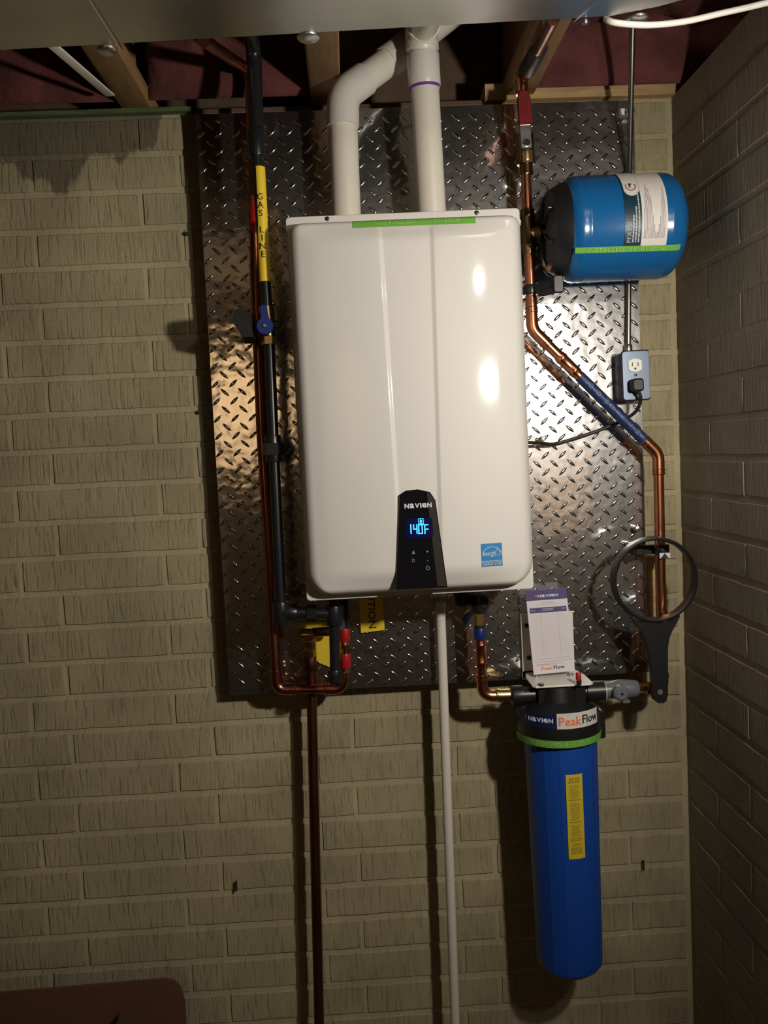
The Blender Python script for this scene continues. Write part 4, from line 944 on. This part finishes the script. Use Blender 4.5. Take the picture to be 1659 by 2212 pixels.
# white steel bracket
bs = 0.058
b_tl, b_tr, b_bl = P(1121, 1326, bs), P(1234, 1322, bs), P(1138, 1462, bs)
zsh = P(1200, 1460, bs).z; xw0, xw1 = P(1127, 1400, bs).x, P(1240, 1400, bs).x
bp = MB().box(V(((xw0+xw1)/2, -bs+0.0015, (b_tl.z+zsh)/2)), (xw1-xw0, 0.003, b_tl.z-zsh), bev=0.0008).build('bracket', 'white_paint', flt)
sl0 = P(1157, 1489, 0.175); sl1 = P(1272, 1475, 0.175)
shp = [(-0.053, -bs), (0.058, -bs), (0.066, -0.10), (0.066, -0.168), (0.060, -0.175), (-0.054, -0.175), (-0.060, -0.168), (-0.060, -0.10)]
mxx = (sl0.x+sl1.x)/2; zz0 = (sl0.z+sl1.z)/2
MB().slab([(V((mxx, 0, zz0)), V((1, 0, 0)), V((0, 1, 0)), V((0, 0, 1)))], shp, 0.004, 0.001).build('shelf', 'white_paint', bp)
MB().box(V(((xw0+xw1)/2, -bs+0.0015, (zsh+zz0)/2)), (xw1-xw0, 0.003, abs(zsh-zz0)+0.01)).build('bend', 'white_paint', bp)
for px, py in ((1138, 1351), (1143, 1421)): MB().lathe([(0, 0.0052), (0.0012, 0.005), (0.0014, 0.001)], P(px, py, bs+0.0015), (0, -1, 0), 16).build('hole', 'black_print', bp)
def shelf_pt(px, py):
    d = ray(px, py); return CAM+d*((zz0+0.002-CAM.z)/d.z)
for px, py in ((1169, 1481), (1158, 1462), (1232, 1459)): MB().lathe([(0, 0.0068), (0.004, 0.0066), (0.0055, 0.004), (0.006, 0.0005)], shelf_pt(px, py), (0, 0, 1), 12).build('bolt', 'steel', flt)
rb = shelf_pt(1250, 1479); MB().lathe([(0, 0.0065), (0.010, 0.0065), (0.011, 0.0055)], rb, (0, 0, 1), 14).build('button_stem', 'chrome', flt); MB().lathe([(0.010, 0.0058), (0.024, 0.0055), (0.026, 0.004)], rb, (0, 0, 1), 14).build('release_button', 'valve_red', flt)
# grey shut-off valve on the inlet side
gv = thing('shutoff_valve', 'grey plastic shut-off valve between the filter head and the copper pipe', 'valve', P(1345, 1508, WF))
a_, b_ = P(1299, 1492, WF), P(1378, 1486, WF); d = b_-a_
MB().tube([a_, a_+d*.10, a_+d*.2, a_+d*.45, a_+d*.55, a_+d*.82, a_+d*.96, b_], [.0150, .0160, .0165, .0205, .0205, .0185, .0165, .0140], 24).build('body', 'grey_pvc', gv)
sleeve(gv, 'white_washer', 'white_plastic', P(1301, 1492, WF), P(1306, 1491.5, WF), 0.0205)
kc = P(1338, 1495, WF+0.018); hb_ = MB().lathe([(0, 0.0165), (0.010, 0.0162), (0.014, 0.012), (0.0145, 0.001)], kc, (0.1, -1, 0), 24).build('knob', 'grey_pvc', gv)
MB().lathe([(0.0140, 0.0028), (0.016, 0.0026), (0.0165, 0.0005)], kc, (0.1, -1, 0), 10).build('knob_screw', 'black_iron', hb_)
MB().box(P(1349, 1512, WF+0.012), (0.016, 0.030, 0.006), bev=0.0012).build('handle_tab', 'grey_pvc', gv)
# service card on the bracket
cs_ = [P(1135, 1276, 0.085), P(1223, 1270, 0.085), P(1242, 1449, 0.105), P(1153, 1458, 0.105)]
crd = thing('service_card', 'white and purple service card propped on the filter bracket', 'card', (cs_[2]+cs_[3])/2)
nc = (cs_[1]-cs_[0]).cross(cs_[3]-cs_[0]).normalized(); nc = nc if nc.y < 0 else -nc
MB().add(cs_+[p-nc*0.0012 for p in cs_], [(0, 1, 2, 3), (7, 6, 5, 4), (0, 4, 5, 1), (1, 5, 6, 2), (2, 6, 7, 3), (3, 7, 4, 0)]).build('sheet', 'card_white', crd)
def onC(off): return lambda u, v: (cs_[0]*(1-u)+cs_[1]*u)*(1-v)+(cs_[3]*(1-u)+cs_[2]*u)*v+nc*off     # v runs down the card
def onCt(off): m0 = onC(off); return lambda u, v: m0(u, v)
hd_ = patch(MB(), onC(0.0005), 0, 1, 0, 0.125, 2, 1).build('header', 'card_purple', crd); bn = patch(MB(), onC(0.0005), 0.055, 0.955, 0.213, 0.275, 2, 1).build('table_heading', 'card_purple', crd)
def ctext(body, w_, h_, u, v, bold=0.0): vs_, fs_ = fit(body, w_, h_, bold); return [(u+a_, v-b__) for a_, b__ in vs_], fs_
lay(MB(), (lambda q_: ([(0.53+a_, 0.075-b__) for a_, b__ in q_[0]], q_[1]))(wordmark('NaVIeN', 0.50, 0.031)), onC(0.0010)).build('lettering', 'label_white', hd_)
patch(MB(), onC(0.0010), 0.205, 0.262, 0.063, 0.085, 1, 1).build('logo_mark', 'red_print', hd_)
mb = MB(); lay(mb, ctext('Date', 0.10, 0.018, 0.14, 0.244), onC(0.0010)); lay(mb, ctext('Filter service record', 0.40, 0.024, 0.50, 0.244), onC(0.0010)) if False else patch(mb, onC(0.0010), 0.34, 0.64, 0.228, 0.234, 1, 1)
patch(mb, onC(0.0010), 0.36, 0.62, 0.245, 0.251, 1, 1); patch(mb, onC(0.0010), 0.82, 0.93, 0.235, 0.241, 1, 1)
mb.v = mb.v; mb.build('heading_lines', 'print_faint', bn)
mb = MB()
for v, a_, b_ in ((0.148, .36, .66), (0.160, .33, .70), (0.176, .24, .80)): patch(mb, onC(0.0006), a_, b_, v-0.002, v+0.003, 1, 1)
for k in range(21): v = 0.305+0.024*k; patch(mb, onC(0.0006), 0.09, 0.93, v-0.0006, v+0.0010, 1, 1)
for u in (0.30, 0.72): patch(mb, onC(0.0006), u-0.002, u+0.002, 0.29, 0.80, 1, 1)
mb.build('table_lines', 'print_faint', crd)
mb = MB()
for v, a_, b_ in ((0.822, .12, .90), (0.855, .06, .96)): patch(mb, onC(0.0006), a_, b_, v-0.0015, v+0.002, 1, 1)
lay(mb, ctext('Installed 4 11 17', 0.62, 0.024, 0.42, 0.888), onC(0.0007)); mb.build('handwriting', 'print_grey', crd)
lay(MB(), ctext('Peak', 0.28, 0.042, 0.34, 0.937, 0.012), onC(0.0007)).build('orange_lettering', 'orange_print', crd); lay(MB(), ctext('Flow', 0.27, 0.040, 0.63, 0.935, 0.012), onC(0.0007)).build('black_lettering', 'black_print', crd)

# ================================================================== FILTER WRENCH
QS = 0.165
wr = thing('filter_wrench', 'black filter wrench with a big ring hanging by the corner', 'wrench', P(1430, 1518, QS))
wc = P(1412.5, 1251, QS); k_ = (D-QS)/F; ro, ri = 94.5*k_, 85.5*k_
MB().lathe([(-0.011, ri+0.001), (-0.011, ro), (0.011, ro), (0.013, (ri+ro)/2), (0.011, ri+0.001), (0.0, ri), (-0.011, ri+0.001)], wc, (0.0, -1, 0.0), 72, caps=False).build('ring', 'black_plastic', wr, sharp=40)
ol = [(1361, 1330), (1376, 1352), (1389, 1367), (1399, 1392), (1406, 1424), (1409, 1450), (1411, 1500), (1414, 1513), (1421, 1519), (1433, 1519), (1440, 1514), (1443, 1502), (1443, 1450), (1443, 1400), (1446, 1380), (1452, 1364), (1461, 1348), (1470, 1330), (1452, 1340), (1432, 1346), (1408, 1347), (1384, 1342)]
ps = [P(x, y, QS+0.008) for x, y in ol]; n = len(ps); th_ = V((0, 0.018, 0))
MB().add(ps+[p+th_ for p in ps], [tuple(range(n)), tuple(range(n, 2*n))[::-1]]+[(i, (i+1) % n, n+(i+1) % n, n+i) for i in range(n)]).build('handle', 'black_plastic', wr, sharp=30)
mb = MB()
for y in (1378, 1402, 1432): p = P(1425, y, QS+0.0085); mb.box(p, ((42 if y < 1390 else 27)*k_, 0.001, 0.0014))
mb.build('handle_ribs', 'black_plastic', wr)
MB().lathe([(0, 0.0058), (0.0012, 0.0055), (0.0015, 0.001)], P(1426, 1495, QS+0.008), (0, -1, 0), 14).build('hanging_hole', 'concrete', wr)

# ================================================================== SMALL WALL THINGS, CARTON
for px, py, lab in ((404, 504, 'small dark round hole in the bricks beside the plate, upper of two'), (430, 890, 'small dark round hole in the bricks beside the plate, lower of two')):
    p = P(px, py, 0.003); tag(MB().lathe([(0, 0.0046), (0.0035, 0.0042), (0.004, 0.001)], p+V((0, 0.003, 0)), (0, -1, 0), 12).build('wall_plug', 'dark_tie', origin=p), lab, 'plug', 'plugs in the brick wall')
for px, py, lab in ((511, 1914, 'thin dark metal tie sticking out of the bricks left of the drain pipes'), (1390, 1869, 'thin dark metal tie sticking out of the bricks right of the blue filter')):
    p = P(px, py, 0.003); tag(MB().box(p+V((0, 0.0005, 0)), (0.0026, 0.008, 0.022)).build('wall_tie', 'dark_tie', origin=p), lab, 'tie', 'ties in the brick wall')
CB = 0.11
bx = thing('cardboard_box', 'brown open cardboard box against the wall with its rear flap standing up', 'box', (P(120, 2200, CB).x, -0.28, 0))
tlp = P(-240, 2166, CB); trp = P(392, 2113, CB); zb_ = 0.16
ol = [(tlp.x, zb_), (trp.x-0.004, zb_), (trp.x+0.002, zb_+0.045), (trp.x+0.004, trp.z-0.055), (trp.x-0.004, trp.z-0.020), (trp.x-0.014, trp.z-0.006), (trp.x-0.035, trp.z), (tlp.x, tlp.z)]
MB().slab([(V((0, -CB+0.0035, 0)), V((1, 0, 0)), V((0, 0, 1)), V((0, 1, 0)))], ol, 0.007).build('rear_flap', 'cardboard', bx)
ar = [P(x, y, CB+0.0005) for x, y in ((259, 2185), (252, 2212), (247, 2226), (228, 2226), (240, 2208))]
MB().add(ar+[p+V((0, 0.0012, 0)) for p in ar], [tuple(range(5)), tuple(range(5, 10))]+[(i, (i+1) % 5, 5+(i+1) % 5, 5+i) for i in range(5)]).build('printed_arrow', 'black_print', bx)
xl_, xr_ = tlp.x, trp.x-0.003
for nm, c, sz in (('rear_panel', ((xl_+xr_)/2, -CB+0.0035, zb_/2), (xr_-xl_, 0.007, zb_)), ('front_panel', ((xl_+xr_)/2, -CB-0.34, zb_/2), (xr_-xl_, 0.007, zb_)), ('side_panel', (xl_+0.0035, -CB-0.17, zb_/2), (0.007, 0.335, zb_)), ('side_panel', (xr_-0.0035, -CB-0.17, zb_/2), (0.007, 0.335, zb_)), ('bottom_panel', ((xl_+xr_)/2, -CB-0.17, 0.004), (xr_-xl_-0.014, 0.335, 0.007))):
    MB().box(c, sz).build(nm, 'cardboard', bx)
